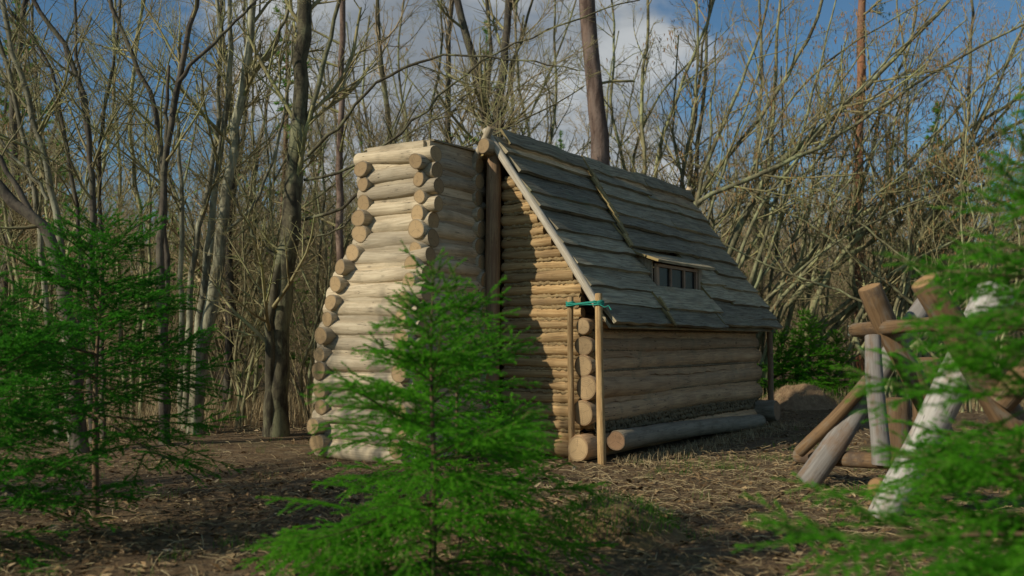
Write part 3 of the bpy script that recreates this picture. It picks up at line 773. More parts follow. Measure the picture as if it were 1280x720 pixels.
def stem_from_px(pts, Y, w0, w1, n=22, to_ground=True, dY=0.0):
    """pts from base to top in reference pixels, w0/w1 widths in pixels; real radius follows from distance"""
    P = [px(x, y, Y + dY * i / max(1, len(pts) - 1)) for i, (x, y) in enumerate(pts)]
    if to_ground and P[0][2] > 0.05:
        P = [np.array([P[0][0] + (P[0][0] - P[1][0]) * .15, P[0][1], -.08])] + P
    P = resample(P, n)
    rad = np.linspace(w0, w1, n) / 2 / F * Y * (.86 if w0 > 20 else .78)
    rad = rad * (1 + .05 * np.sin(np.linspace(0, 19, n) + w0))
    if to_ground: rad[:2] *= (1.25, 1.08)
    return P, rad

def jitter_stem(rng, P, a):
    Q_ = P.copy(); n = len(P); Q_[2:-1] += a * rng.normal(size=(n - 3, 3)); return Q_

def make_tree(name, label, cat, stems, bark, group=None, seed=1, twigmat='twig', crown=True, wob=.015, sides=10, **kw):
    rng = np.random.default_rng(seed)
    base = stems[0][0][0]; base = np.array([base[0], base[1], 0.0])
    root = empty(name, base); tag(root, label, cat, group)
    a = Acc()
    ss = []
    for P, r in stems:
        P = jitter_stem(rng, P, wob); ss.append((P, r)); tubes(a, P[None], r[None], sides)
    a.build('trunk', [M[bark]], root, origin=base, attrs=False)
    if crown:
        a = Acc(); bare_crown(rng, ss, a, **kw)
        a.build('crown', [M[twigmat], M['catkin'], M['needle_pine']], root, origin=base)
    return root

# ---- conifers with real needles
def conifer(name, label, cat, base, H, Rad, seed, zlow=.25, whorl=.2, per=5, needle=(.016, .0036, .0042), mat='needle', droop=.25, group=None, lat_sp=.055, trunk_r=None, lean=(0, 0), sparse=1.0, sub=True, az=None, up_top=35, shape=.85):
    rng = np.random.default_rng(seed)
    base = np.asarray(base, float); root = empty(name, base); tag(root, label, cat, group)
    r0 = trunk_r or H * .013
    zz = np.linspace(0, 1, 14)
    T = np.stack([lean[0] * zz ** 1.5 + .012 * H * .4 * np.sin(zz * 7 + seed), lean[1] * zz ** 1.5 + .01 * H * .4 * np.sin(zz * 5 + seed * 2), zz * H - .04], 1)
    a = Acc(); tubes(a, T[None], (r0 * (1 - zz * .93))[None], 8)
    a.build('trunk', [M['sprucewood']], root, attrs=False)
    def at(z): return np.array([np.interp(z, T[:, 2], T[:, 0]), np.interp(z, T[:, 2], T[:, 1]), z])
    br = []; z = zlow
    while z < H * .985:
        f = z / H
        Lm = Rad * (1 - f) ** shape * (1.0 if f > .12 else .9) + .03
        nb = per if f < .9 else 4
        a0 = rng.uniform(0, 6.28)
        for b_ in range(nb + (rng.random() < .4)):
            if rng.random() > sparse: continue
            aa = a0 + b_ * 2 * np.pi / nb + rng.uniform(-.5, .5)
            L = Lm * (rng.uniform(.75, 1.18) if b_ % 2 == 0 else rng.uniform(.4, .9))
            el = R(up_top * f ** 1.5 + 6 - 16 * (1 - f) + rng.uniform(-16, 18))
            nseg = 9; s = np.linspace(0, 1, nseg)
            hx = np.cumsum(np.concatenate([[0], np.full(nseg - 1, L / (nseg - 1))]))
            dz = hx * math.tan(el) - droop * L * (s ** 2) * (1 - f) + .16 * L * s ** 4
            side = rng.uniform(-.12, .12) * L * s ** 2
            o = at(z + rng.uniform(-.3, .3) * whorl)
            br.append(o + np.stack([np.cos(aa) * hx - np.sin(aa) * side, np.sin(aa) * hx + np.cos(aa) * side, dz], 1))
        z += whorl * (1.0 - .45 * f) * rng.uniform(.8, 1.2)
    Bp = np.stack(br); m, n, _ = Bp.shape
    BL = np.linalg.norm(np.diff(Bp, axis=1), axis=2).sum(1)
    a = Acc()
    tubes(a, Bp, np.maximum(.0028, .0075 * BL[:, None] * np.linspace(1.2, .25, n)[None]), 4, 0)
    # lateral shoots in the flat of the branch, both sides
    def laterals(Pp, PLn, sp, frac, amin, amax, t0, cap_=1e9):
        cnt = np.maximum(2, (PLn / sp).astype(int)); idx = np.repeat(np.arange(len(Pp)), cnt)
        order = np.concatenate([np.arange(c) for c in cnt]); t = t0 + (1 - t0) * (order + rng.uniform(0, .9, len(idx))) / cnt[idx]; t = np.minimum(t, .97)
        N = Pp.shape[1]; f = t * (N - 1); i0 = np.minimum(f.astype(int), N - 2); fr = (f - i0)[:, None]
        p = Pp[idx, i0] * (1 - fr) + Pp[idx, i0 + 1] * fr; tg = unit(Pp[idx, i0 + 1] - Pp[idx, i0])
        sd_ = unit(np.cross(tg, np.array([0, 0, 1.0]))) * np.where(order % 2 == 0, 1, -1)[:, None]
        A = rng.uniform(amin, amax, len(idx))[:, None] * R(1)
        d = unit(tg * np.cos(A) + sd_ * np.sin(A) + np.array([0, 0, 1]) * rng.normal(0, .30, len(idx))[:, None])
        L = np.minimum(cap_, PLn[idx] * frac * (1.08 - t) * rng.uniform(.55, 1.2, len(idx)) + .035)
        q_ = np.linspace(0, 1, 4)
        S = p[:, None, :] + d[:, None, :] * (L[:, None] * q_)[..., None] + tg[:, None, :] * (L[:, None] * .25 * q_ ** 2)[..., None]
        S[:, :, 2] -= (L[:, None] * droop * .5 * q_ ** 2)
        return S, L
    S1, L1 = laterals(Bp, BL, lat_sp, .62, 42, 66, .12)
    tubes(a, S1, np.tile(np.array([.0026, .0022, .0018, .0012]), (len(S1), 1)), 3, 0)
    shoots = [(S1, L1)]
    if sub:
        big = L1 > .13
        if big.any():
            S2, L2 = laterals(S1[big], L1[big], lat_sp * .85, .45, 38, 60, .2, .12)
            shoots.append((S2, L2))
    # branches and leader carry needles as well
    main = [(Bp, BL), (np.stack([T[9:]]), np.array([H * .33]))]
    nl, nw, ns = needle
    for S, L in main + shoots:
        cnt = np.maximum(3, (L / ns).astype(int)); idx = np.repeat(np.arange(len(S)), cnt); K = len(idx)
        t = rng.uniform(.04, 1.0, K); N = S.shape[1]; f = t * (N - 1); i0 = np.minimum(f.astype(int), N - 2); fr = (f - i0)[:, None]
        p = S[idx, i0] * (1 - fr) + S[idx, i0 + 1] * fr; tg = unit(S[idx, i0 + 1] - S[idx, i0])
        sdv = unit(np.cross(tg, np.array([0.01, 0, 1.0]))); upv = np.cross(sdv, tg)
        ph = rng.uniform(-.65, np.pi + .65, K)[:, None]
        d = unit(tg * rng.uniform(.35, .9, K)[:, None] + sdv * np.cos(ph) + upv * np.sin(ph) * .75)
        wv = unit(np.cross(d, rng.normal(size=(K, 3)))) * nw * .5
        Ln = nl * rng.uniform(.7, 1.15, K)[:, None]
        V = np.stack([p - wv, p + wv, p + d * Ln], 1).reshape(-1, 3)
        tip = np.repeat(np.clip((t - .45) * 1.7, 0, 1) * (.6 + .4 * rng.random(K)), 3)
        a.add(V, None, np.arange(3 * K).reshape(-1, 3), mat=1, cap=tip)
    a.build('crown', [M['sprucewood'], M[mat]], root, smooth=False)
    return root

# ------------------------------------------------------------------ near spruces
conifer('spruce_sapling', 'bushy bright green young spruce standing in front of the log chimney', 'young spruce', (px(540, 700, 5.45)[0], 5.45, 0), 1.88, 1.26, 31, zlow=.16, whorl=.155, per=5, droop=.36, shape=.95, needle=(.0155, .0046, .0012), lat_sp=.052)
conifer('spruce_sapling', 'darker young spruce half hidden behind the bright one, in front of the gable', 'young spruce', (px(572, 700, 6.7)[0], 6.7, 0), 1.70, .86, 32, zlow=.5, whorl=.17, per=5, droop=.12, shape=.75, needle=(.017, .005, .0014), lat_sp=.056)
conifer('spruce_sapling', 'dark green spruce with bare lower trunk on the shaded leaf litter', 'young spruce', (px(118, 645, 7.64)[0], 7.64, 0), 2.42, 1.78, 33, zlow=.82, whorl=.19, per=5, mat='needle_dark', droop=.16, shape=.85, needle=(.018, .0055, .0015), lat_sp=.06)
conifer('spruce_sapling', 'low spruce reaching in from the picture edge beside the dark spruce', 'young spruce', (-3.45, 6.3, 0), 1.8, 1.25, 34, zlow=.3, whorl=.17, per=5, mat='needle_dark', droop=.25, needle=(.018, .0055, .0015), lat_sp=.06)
conifer('spruce_sapling', 'close blurred spruce whose branches cover the log barrier', 'young spruce', (2.24, 3.75, 0), 2.6, 1.66, 35, zlow=.22, whorl=.17, per=5, droop=.24, shape=1.0, needle=(.0155, .0046, .0013), lat_sp=.052)
for (x_, Y_, h_, r_, sd_, lab) in ((1012, 20.9, 2.05, 1.0, 36, 'tallest of the bright green spruce bushes by the far corner of the cabin'), (978, 21.0, 1.6, .8, 37, 'bright green spruce bush closest to the far corner post of the cabin'), (1046, 21.2, 1.55, .85, 38, 'bright green spruce bush between the far cabin corner and the log barrier')):
    conifer('spruce_sapling', lab, 'young spruce', (px(x_, 500, Y_)[0], Y_, 0), h_, r_, sd_, zlow=.1, whorl=.15, per=7, needle=(.035, .012, .005), lat_sp=.08)

# spruces beyond the thicket
def far_spruce(x, Y, H, Rd, seed, label, **kw):
    conifer('spruce_tree', label, 'spruce tree', (px(x, 425, Y)[0], Y, ground_h(px(x, 425, Y)[0], Y)), H, Rd, seed, zlow=H * kw.pop('zl', .1), whorl=.55, per=5, needle=(.13, .05, .016), mat='needle_far', lat_sp=.2, sub=False, trunk_r=H * .011, **kw)
far_spruce(14, 25, 10.5, 2.3, 41, 'tall light green spruce behind the leaning trunks by the picture edge', sparse=.95)
far_spruce(70, 31, 8.6, 2.0, 42, 'lower spruce behind the leaning trunks, beside the tall light green one', sparse=.9)
far_spruce(1180, 27, 8.2, 1.7, 43, 'pale green spruce in the far wood behind the log barrier', sparse=.75)
far_spruce(352, 23, 11.0, 1.5, 47, 'slender spruce whose sprays show behind the thick alder', sparse=.35)
far_spruce(610, 32, 12.0, 2.2, 48, 'thin spruce whose sprays show behind the forked tree', sparse=.3)
far_spruce(955, 44, 9.5, 1.6, 44, 'pale green spruce far behind the cabin roof end', sparse=.6)
far_spruce(700, 48, 11.5, 1.8, 45, 'slim faraway spruce seen over the cabin ridge', sparse=.55)
far_spruce(215, 24, 4.6, 1.2, 46, 'short green spruce among the bare stems behind the dark spruce', sparse=.7)

# ------------------------------------------------------------------ hero bare trees
S = stem_from_px
# thick alder left of the chimney
st = [S([(345, 545), (347, 470), (352, 390), (357, 330), (368, 240), (375, 130), (381, 0), (386, -130), (390, -300)], 13.6, 33, 13, 30),
      S([(338, 470), (337, 400), (341, 350), (356, 310), (366, 270)], 13.5, 18, 12, 14),
      S([(386, 150), (402, 90), (425, 0), (445, -120)], 13.6, 9, 4, 14, False),
      S([(362, 330), (338, 315), (312, 290), (296, 250)], 13.6, 8, 3, 12, False),
      S([(384, 195), (430, 150), (480, 92), (560, 66), (650, 77), (722, 88)], 13.3, 6, 2, 22, False, -1.0),
      S([(378, 275), (430, 262), (480, 212), (560, 192), (640, 158), (730, 108)], 13.5, 5.5, 1.8, 22, False, -.8),
      S([(380, 225), (432, 218), (500, 168), (590, 80), (700, 30), (800, 0)], 13.4, 5, 2, 22, False, -.5),
      S([(370, 300), (410, 295), (455, 265), (470, 225)], 13.5, 4, 1.8, 14, False)]
make_tree('alder_tree', 'thick alder trunk rising beside the log chimney', 'alder tree', st, 'alder', seed=51, sides=14, l1=2.2, n2=6, n3=5, l1len=2.0, t0=.35, rmin=.0028)
# slender straight conifer stem behind the chimney
st = [S([(423, 530), (424, 345), (426, 150), (429, 0), (431, -250)], 16.5, 14, 7, 24)]
make_tree('larch_tree', 'slender straight brown trunk just behind the chimney', 'tree', st, 'pine', seed=52, l1=1.2, n2=4, n3=3, l1len=1.6, up=-.1, t0=.3, ang=(60, 85))
# forked tree above the chimney
st = [S([(622, 480), (617, 300), (615, 180), (610, 140), (597, 92), (581, 40), (563, -30), (540, -160)], 20, 23, 7, 26),
      S([(617, 180), (627, 110), (631, 60), (637, 0), (650, -160)], 20, 17, 6, 18, False)]
make_tree('forked_tree', 'dark forked tree rising behind the cabin ridge', 'tree', st, 'darkbark', seed=53, l1=2.2, n2=6, n3=5, l1len=2.0, t0=.25, rmin=.0035)
# pines
st = [S([(752, 520), (752, 210), (745, 120), (737, 40), (730, -60), (722, -320)], 19.5, 33, 17, 28)]
make_tree('pine_tree', 'stout straight pine trunk behind the cabin roof', 'pine tree', st, 'pine', seed=54, sides=14, l1=.5, n2=4, n3=3, l1len=1.6, up=0, t0=.35, ang=(60, 88), rmin=.0035)
st = [S([(1076, 500), (1073, 370), (1074, 200), (1077, 0), (1080, -260)], 25, 17, 10, 24)]
make_tree('pine_tree', 'reddish slender pine trunk behind the log barrier', 'pine tree', st, 'redpine', seed=55, l1=2.2, n2=5, n3=4, l1len=2.3, up=0, t0=.62, tuft=9, ang=(60, 88), rmin=.0035)
# left multi-stem alders and hazels
st = [S([(206, 560), (200, 330), (202, 229), (209, 174), (220, 110), (231, 70), (241, 14), (256, -40), (270, -200)], 12.5, 15, 5, 26),
      S([(223, 103), (246, 76), (269, 50), (300, 22), (340, -20)], 12.5, 7, 3, 14, False),
      S([(205, 215), (207, 150), (211, 82)], 12.5, 7, 5, 10, False),
      S([(206, 540), (207, 330), (201, 170), (192, 119), (174, 87), (151, 37), (133, -10), (110, -160)], 13.0, 12, 5, 26)]
make_tree('alder_tree', 'dark two-stemmed tree with a broken stub, standing beyond the dark spruce', 'alder tree', st, 'darkbark', seed=56, l1=2.2, n2=6, n3=5, l1len=2.0, t0=.4)
st = [S([(243, 540), (250, 450), (262, 390), (278, 290), (287, 206), (298, 137), (310, 92), (313, 40), (318, -10), (325, -200)], 14, 22, 6, 28),
      S([(240, 545), (247, 420), (262, 310), (269, 220), (282, 151), (290, 69), (287, 0), (280, -160)], 14.3, 15, 5, 26),
      S([(231, 545), (236, 390), (246, 290), (262, 235), (271, 185), (275, 120), (278, 46), (268, -10), (255, -160)], 14.6, 12, 4, 26),
      S([(310, 96), (330, 72), (346, 52), (360, 12), (376, -40)], 14, 8, 4, 14, False),
      S([(279, 292), (300, 275), (319, 256), (333, 225), (350, 170), (361, 110), (366, 40)], 14, 6, 3, 18, False),
      S([(227, 545), (226, 330), (230, 280), (224, 206), (220, 130), (226, 40)], 14.8, 11, 4, 22),
      S([(262, 320), (285, 240), (292, 170), (304, 110)], 14.2, 7, 3, 14, False)]
make_tree('hazel_clump', 'clump of tall grey stems between the dark spruce and the thick alder', 'hazel', st, 'litalder', seed=57, l1=1.8, n2=6, n3=5, l1len=1.9, t0=.35)
st = [S([(92, 560), (80, 400), (78, 311), (64, 229), (46, 160), (30, 105), (14, 55), (2, 0), (-20, -160)], 13, 14, 6, 26),
      S([(75, 560), (60, 400), (46, 261), (32, 183), (18, 120), (0, 50), (-20, -40)], 13.4, 12, 5, 24),
      S([(60, 250), (36, 210), (10, 190), (-20, 150)], 13, 6, 3, 12, False)]
make_tree('alder_tree', 'pair of leaning trunks, sunlight painted into their bark, close to the picture edge', 'alder tree', st, 'litalder', seed=58, l1=2.2, n2=6, n3=5, l1len=2.0, t0=.35)
st = [S([(100, 570), (88, 420), (74, 335), (64, 290), (48, 272), (18, 252), (-10, 225), (-60, 180)], 11.8, 24, 13, 26),
      S([(40, 268), (14, 220), (0, 200), (-30, 160)], 11.8, 10, 6, 12, False)]
make_tree('bent_tree', 'thick crooked trunk bending sharply out of the picture', 'tree', st, 'darkbark', seed=59, l1=.8, n2=4, n3=3, l1len=1.0, t0=.3)
st = [S([(118, 560), (112, 400), (115, 290), (117, 220), (108, 190), (110, 137), (96, 82), (69, 37), (38, 0), (0, -100)], 12.8, 13, 6, 28),
      S([(105, 560), (100, 330), (96, 265), (83, 190), (76, 137), (64, 80), (40, 40), (10, 10)], 13.1, 9, 4, 24),
      S([(112, 185), (100, 110), (92, 60), (95, 0), (100, -100)], 12.8, 6, 3, 16, False),
      S([(130, 560), (124, 256), (128, 160), (137, 92), (150, 20), (160, -80)], 13.5, 8, 4, 24)]
make_tree('hazel_clump', 'dark twisted stems rising behind the top of the dark spruce', 'hazel', st, 'darkbark', seed=60, l1=2.2, n2=6, n3=5, l1len=1.9, t0=.35)
st = [S([(165, 560), (168, 440), (180, 330), (176, 250), (160, 170), (166, 90), (180, 0), (190, -120)], 15.5, 9, 4, 24),
      S([(160, 560), (150, 400), (146, 300), (152, 200), (140, 110), (146, 20), (140, -100)], 15.8, 8, 3, 24),
      S([(172, 560), (180, 420), (188, 330), (190, 240), (178, 180), (186, 130)], 15.2, 7, 3, 20)]
make_tree('hazel_clump', 'thin grey stems rising between the twisted dark stems and the broken stub', 'hazel', st, 'hazel', seed=61, l1=2.2, n2=6, n3=5, l1len=1.9, t0=.25)
st = [S([(300, 540), (320, 420), (340, 340), (352, 300)], 15, 6, 3, 16), S([(296, 540), (300, 470), (330, 380), (360, 290), (372, 230)], 15.3, 5, 3, 16),
      S([(310, 540), (290, 440), (310, 360), (300, 300), (320, 200)], 15.6, 5, 2.5, 16), S([(390, 540), (372, 470), (400, 400), (410, 330), (395, 250)], 15.8, 5, 2.5, 16)]
make_tree('hazel_clump', 'low tangle of thin sticks around the foot of the thick alder', 'hazel', st, 'hazel', seed=62, l1=3, n2=5, n3=4, l1len=.9, t0=.1)

def arcs(rng, n, x0, x1, y0, Y, a0, a1, L0, L1, w0, w1, curl=0.0, dY=2.0):
    out = []
    for _ in range(n):
        x = rng.uniform(x0, x1); y = y0; aa = R(rng.uniform(a0, a1)); L = rng.uniform(L0, L1); pts = [(x, y)]; Yd = Y + rng.uniform(-dY, dY)
        for q_ in range(8):
            aa += rng.normal(0, .13) + curl / 8
            x += math.cos(aa) * L / 8; y -= math.sin(aa) * L / 8; pts.append((x, y))
        out.append(S(pts, Yd, rng.uniform(w0, w1), 2.0, 24))
    return out
AR = np.random.default_rng(404)
st = arcs(AR, 9, 20, 60, 540, 15.5, 70, 110, 480, 640, 5, 9, .1, .5)
make_tree('hazel_clump', 'pale thin stems behind the crooked trunk near the picture edge', 'hazel', st, 'hazel', seed=81, l1=1.6, n2=6, n3=5, l1len=1.9, t0=.2, catk=.08)
st = arcs(AR, 10, 150, 330, 545, 18.5, 55, 100, 420, 640, 4, 8, .25, .6)
make_tree('hazel_clump', 'leaning olive stems behind the clump of tall grey stems', 'hazel', st, 'hazel', seed=84, l1=1.6, n2=6, n3=5, l1len=2.0, t0=.15)
st = arcs(AR, 8, 440, 560, 500, 22, 50, 125, 380, 560, 4, 7, .0, .8)
make_tree('hazel_bush', 'arching olive stems fanning out behind the chimney top', 'hazel', st, 'hazel', seed=85, l1=1.6, n2=6, n3=5, l1len=1.9, t0=.3)
st = arcs(AR, 8, 640, 760, 480, 23.5, 45, 130, 420, 600, 4, 7, .0, .8)
make_tree('hazel_bush', 'arching olive stems fanning out behind the cabin ridge', 'hazel', st, 'hazel', seed=86, l1=1.6, n2=6, n3=5, l1len=1.9, t0=.3, catk=.1)
st = arcs(AR, 8, 380, 420, 530, 17.5, 60, 115, 380, 560, 4, 7, .0, .5)
make_tree('hazel_clump', 'thin sticks rising between the thick alder and the log chimney', 'hazel', st, 'hazel', seed=82, l1=1.8, n2=6, n3=5, l1len=1.6, t0=.15)
st = arcs(AR, 9, 1180, 1260, 482, 19, 60, 150, 300, 480, 4, 8, .3, .6)
make_tree('hazel_bush', 'bushy hazel behind the white leg of the log barrier', 'hazel', st, 'hazel', seed=83, l1=1.4, n2=5, n3=4, l1len=2.0, t0=.4, catk=.25)
# big hazels arching behind the cabin and over the clearing
kw = dict(l1=1.7, n2=5, n3=4, l1len=2.4, t0=.36, catk=.55, up=.35, rmin=.0028)
st = [S([(940, 480), (952, 378), (970, 357), (998, 334), (1025, 306), (1044, 283), (1080, 272), (1120, 240), (1180, 205), (1280, 150), (1400, 100)], 21.5, 12, 4, 30),
      S([(955, 480), (966, 410), (984, 375), (1044, 334), (1067, 315), (1120, 283), (1200, 247), (1290, 200)], 21.2, 13, 4, 28),
      S([(1004, 480), (1011, 402), (1018, 375), (1034, 343), (1060, 308), (1110, 262), (1180, 210)], 21.0, 14, 3, 26),
      S([(935, 480), (938, 356), (956, 301), (963, 192), (968, 114), (975, 0), (985, -140)], 21.8, 9, 3, 26),
      S([(1000, 334), (1010, 270), (1016, 200), (1040, 130), (1060, 40)], 21.5, 6, 2.5, 18, False),
      S([(1044, 334), (1090, 270), (1150, 190), (1212, 120), (1280, 60)], 21.2, 6, 2.5, 20, False)]
st += arcs(AR, 9, 930, 1040, 482, 21.6, 42, 88, 330, 560, 6, 11, -.5, .5)
make_tree('hazel_bush', 'wide hazel arching over the clearing from the far cabin corner', 'hazel', st, 'hazel', seed=63, **kw)
st = [S([(890, 480), (900, 330), (929, 276), (952, 228), (966, 210), (1011, 173), (1044, 146), (1100, 90), (1160, 30), (1240, -60)], 20, 16, 4, 28),
      S([(870, 480), (862, 300), (860, 248), (906, 236), (952, 219), (1011, 192), (1067, 160), (1120, 118), (1230, 55), (1320, 10)], 19.5, 11, 3, 28),
      S([(865, 480), (850, 330), (858, 262), (887, 219), (924, 182), (970, 118), (1010, 50), (1035, -20), (1060, -140)], 20.4, 10, 4, 26),
      S([(880, 480), (868, 300), (871, 225), (894, 180), (924, 112), (957, 22), (975, -80)], 20.2, 9, 3, 26),
      S([(858, 480), (845, 300), (849, 232), (867, 150), (875, 37), (864, -40)], 20.6, 9, 3, 24)]
st += arcs(AR, 11, 850, 900, 480, 20.2, 55, 98, 420, 620, 6, 11, -.35, .7)
make_tree('hazel_bush', 'tall many-stemmed hazel with hanging catkins behind the cabin roof end', 'hazel', st, 'hazel', seed=64, **kw)
st = [S([(1120, 480), (1090, 350), (1110, 300), (1137, 250), (1160, 205), (1194, 169), (1280, 120), (1380, 70)], 21, 10, 4, 26),
      S([(1130, 480), (1140, 360), (1160, 280), (1185, 230), (1212, 195), (1280, 110), (1330, 40)], 21.4, 10, 3, 26),
      S([(1100, 480), (1062, 340), (1064, 262), (1090, 200), (1100, 130), (1140, 60), (1150, -40)], 21.6, 9, 3, 26),
      S([(1140, 480), (1180, 380), (1230, 320), (1300, 280)], 20.6, 8, 3, 20),
      S([(1110, 480), (1060, 420), (1100, 350), (1190, 300), (1290, 262)], 20.3, 9, 3, 22)]
st += arcs(AR, 14, 1080, 1150, 482, 21, 30, 105, 330, 560, 5, 11, -.3, .8)
make_tree('hazel_bush', 'sprawling hazel with hanging catkins behind the log barrier', 'hazel', st, 'hazel', seed=65, **kw)
st = [S([(800, 480), (806, 300), (805, 200), (800, 120), (812, 40), (806, -60)], 21, 9, 4, 24), S([(812, 480), (820, 300), (818, 200), (850, 110), (880, 40), (905, -40)], 21.3, 9, 4, 24),
      S([(790, 480), (780, 300), (784, 205), (760, 140), (770, 60), (760, -40)], 21.6, 8, 3, 24), S([(795, 480), (795, 300), (790, 190), (820, 120), (870, 70)], 21.8, 7, 3, 22)]
make_tree('hazel_bush', 'slim hazel stems rising behind the middle of the roof beside the pine', 'hazel', st, 'hazel', seed=66, **dict(kw, catk=.1))
st = [S([(665, 480), (660, 300), (668, 190), (650, 120), (642, 40), (655, -80)], 22, 7, 3, 22), S([(690, 480), (690, 300), (684, 180), (700, 130), (690, 40), (700, -60)], 22.4, 7, 3, 22),
      S([(655, 480), (655, 300), (648, 170), (690, 90), (720, 0)], 22.8, 6, 3, 20)]
make_tree('hazel_bush', 'thin bare stems between the forked tree and the stout pine', 'hazel', st, 'hazel', seed=67, **dict(kw, catk=.05))
st = [S([(505, 480), (500, 300), (512, 170), (495, 90), (505, 0)], 21, 7, 3, 22), S([(540, 480), (545, 300), (535, 160), (555, 60), (548, -60)], 21.5, 7, 3, 22),
      S([(470, 480), (462, 300), (468, 200), (450, 110), (462, 20)], 21.8, 6, 3, 20)]
make_tree('hazel_bush', 'thin bare stems behind the log chimney', 'hazel', st, 'hazel', seed=68, **dict(kw, catk=.0))

# ------------------------------------------------------------------ background wood: a few trees built once, then copied
def copy_tree(root, loc, rz, sc, label, group):
    r = root.copy(); COL.objects.link(r); r.location = loc; r.rotation_euler = (0, 0, rz); r.scale = (sc, sc, sc)
    r['label'] = label; r['group'] = group
    for ch in root.children:
        c = ch.copy(); COL.objects.link(c); c.parent = r
    return r

def proto(seed, nst, H, spread, bark, tw, r0, **kw):
    rng = np.random.default_rng(seed); st = []
    for _ in range(nst):
        a_ = rng.uniform(0, 6.28); s = spread * rng.uniform(.3, 1)
        h = H * rng.uniform(.7, 1.05)
        pts = [(0.12 * math.cos(a_), 0.12 * math.sin(a_), -.1)]
        for f in (.2, .4, .6, .8, 1):
            pts.append((s * math.cos(a_) * f ** 1.4 + rng.normal() * .12, s * math.sin(a_) * f ** 1.4 + rng.normal() * .12, h * f))
        P = resample(pts, 18); st.append((P, np.linspace(r0, r0 * .25, 18)))
    return st
GL = 'bare trees of the wood beyond the clearing'
protos = []
spec = [(1, 4, 8.0, 2.2, 'hazel', .045), (2, 1, 11.0, .6, 'alder', .10), (3, 5, 6.0, 2.4, 'hazel', .035), (4, 2, 10.0, 1.2, 'alder', .075), (5, 1, 12.0, .5, 'darkbark', .11), (6, 3, 7.0, 1.6, 'farwood', .04)]
brng = np.random.default_rng(77)
spots = []
tries = 0
while len(spots) < 140 and tries < 5000:
    tries += 1
    Y = 18 + 38 * brng.random() ** 1.1; ax = brng.uniform(-.62, .62); X = ax * Y
    d = (np.array([X, Y]) - C0[:2]); u_ = d @ EU[:2]; t_ = d @ EV[:2]
    if -2.5 < u_ < LEN + 2.2 and -2.2 < t_ < 5.2: continue
    if X > 1 and Y < 21: continue
    if any((X - a_) ** 2 + (Y - b_) ** 2 < .9 for a_, b_ in spots): continue
    spots.append((X, Y))
LBL = {0: 'leafless tree in the wood to the left of the cabin', 1: 'leafless tree in the wood straight behind the cabin', 2: 'leafless tree in the wood beyond the log barrier'}
for i_, (X, Y) in enumerate(spots):
    k_ = i_ % len(spec)
    zone = 0 if X / Y < -.2 else (1 if X / Y < .22 else 2)
    grp = ['bare trees left of the cabin', 'bare trees behind the cabin', 'bare trees beyond the log barrier'][zone]
    loc = (X, Y, float(ground_h(X, Y))); rz = brng.uniform(0, 6.28); sc = brng.uniform(.75, 1.15)
    if i_ < len(spec):
        sd_, nst, H, sp, bk, r0 = spec[k_]
        rt = make_tree('bare_tree', LBL[zone], 'bare tree', proto(sd_, nst, H, sp, bk, None, r0), bk, grp, 100 + sd_, 'farwood', True, .03, 7, l1=2.1, n2=6, n3=5, l1len=2.3, t0=.15, up=.45, rmin=.0042)
        rt.location = loc; rt.rotation_euler = (0, 0, rz); rt.scale = (sc, sc, sc)
        protos.append(rt)
    else:
        copy_tree(protos[k_], loc, rz, sc, LBL[zone], grp)

# brush: saplings and sticks that fill the wood edge, one uncountable mass
rng = np.random.default_rng(91); a = Acc()
def brush(N, Yr, Hr, r0, xr=.66, avoid=True, lean=.18):
    Y = rng.uniform(*Yr, N); X = Y * rng.uniform(-xr, xr, N)
    if avoid:
        d = np.stack([X, Y], 1) - C0[:2]; u_ = d @ EU[:2]; t_ = d @ EV[:2]
        keep = ~((u_ > -2.8) & (u_ < LEN + 1.4) & (t_ > -2) & (t_ < 4.6)) & ~((X > 0) & (Y < 20.5)) & ~((X > 0.3 * Y) & (Y < 22))
        X, Y = X[keep], Y[keep]
    N = len(X); H = rng.uniform(*Hr, N); Z = ground_h(X, Y)
    p = np.stack([X, Y, Z - .05], 1); d = unit(np.stack([rng.normal(0, lean, N), rng.normal(0, lean, N), np.ones(N)], 1))
    pts = [p]
    for _ in range(6):
        d = unit(d + rng.normal(size=(N, 3)) * .10 + np.array([0, 0, .05])); pts.append(pts[-1] + d * (H / 6)[:, None])
    P = np.stack(pts, 1); Rr = r0 * rng.uniform(.6, 1.4, N)[:, None] * np.linspace(1, .25, 7)[None]
    tubes(a, P, Rr, 5, 0); return P, Rr
P, Rr = brush(480, (16, 30), (1.6, 4.5), .011)
P1, R1 = children(rng, P, Rr, 8, .15, 1, .32, (25, 60), .55, 5, .3, .2, .003); tubes(a, P1, R1, 3)
P2, R2 = children(rng, P1, R1, 4, .15, 1, .5, (25, 65), .6, 4, .1, .24, .0028); tubes(a, P2, R2, 3)
P, Rr = brush(1300, (28, 62), (3, 7.5), .022)
P1, R1 = children(rng, P, Rr, 9, .12, 1, .30, (22, 55), .5, 5, .4, .2, .006); tubes(a, P1, R1, 3)
P2, R2 = children(rng, P1, R1, 4, .15, 1, .5, (25, 60), .6, 4, .1, .22, .0055); tubes(a, P2, R2, 3)
o = a.build('undergrowth', [M['farwood']], attrs=False); tag(o, 'brown leafless brush filling the wood edge behind the clearing', 'undergrowth', kind='stuff')
rng = np.random.default_rng(92); a = Acc()
P, Rr = brush(560, (17, 40), (1.4, 6.5), .011)
P1, R1 = children(rng, P, Rr, 9, .15, 1, .34, (25, 60), .55, 5, .3, .2, .003); tubes(a, P1, R1, 3)
P2, R2 = children(rng, P1, R1, 5, .2, 1, .5, (25, 65), .6, 4, .1, .24, .0028); tubes(a, P2, R2, 3)
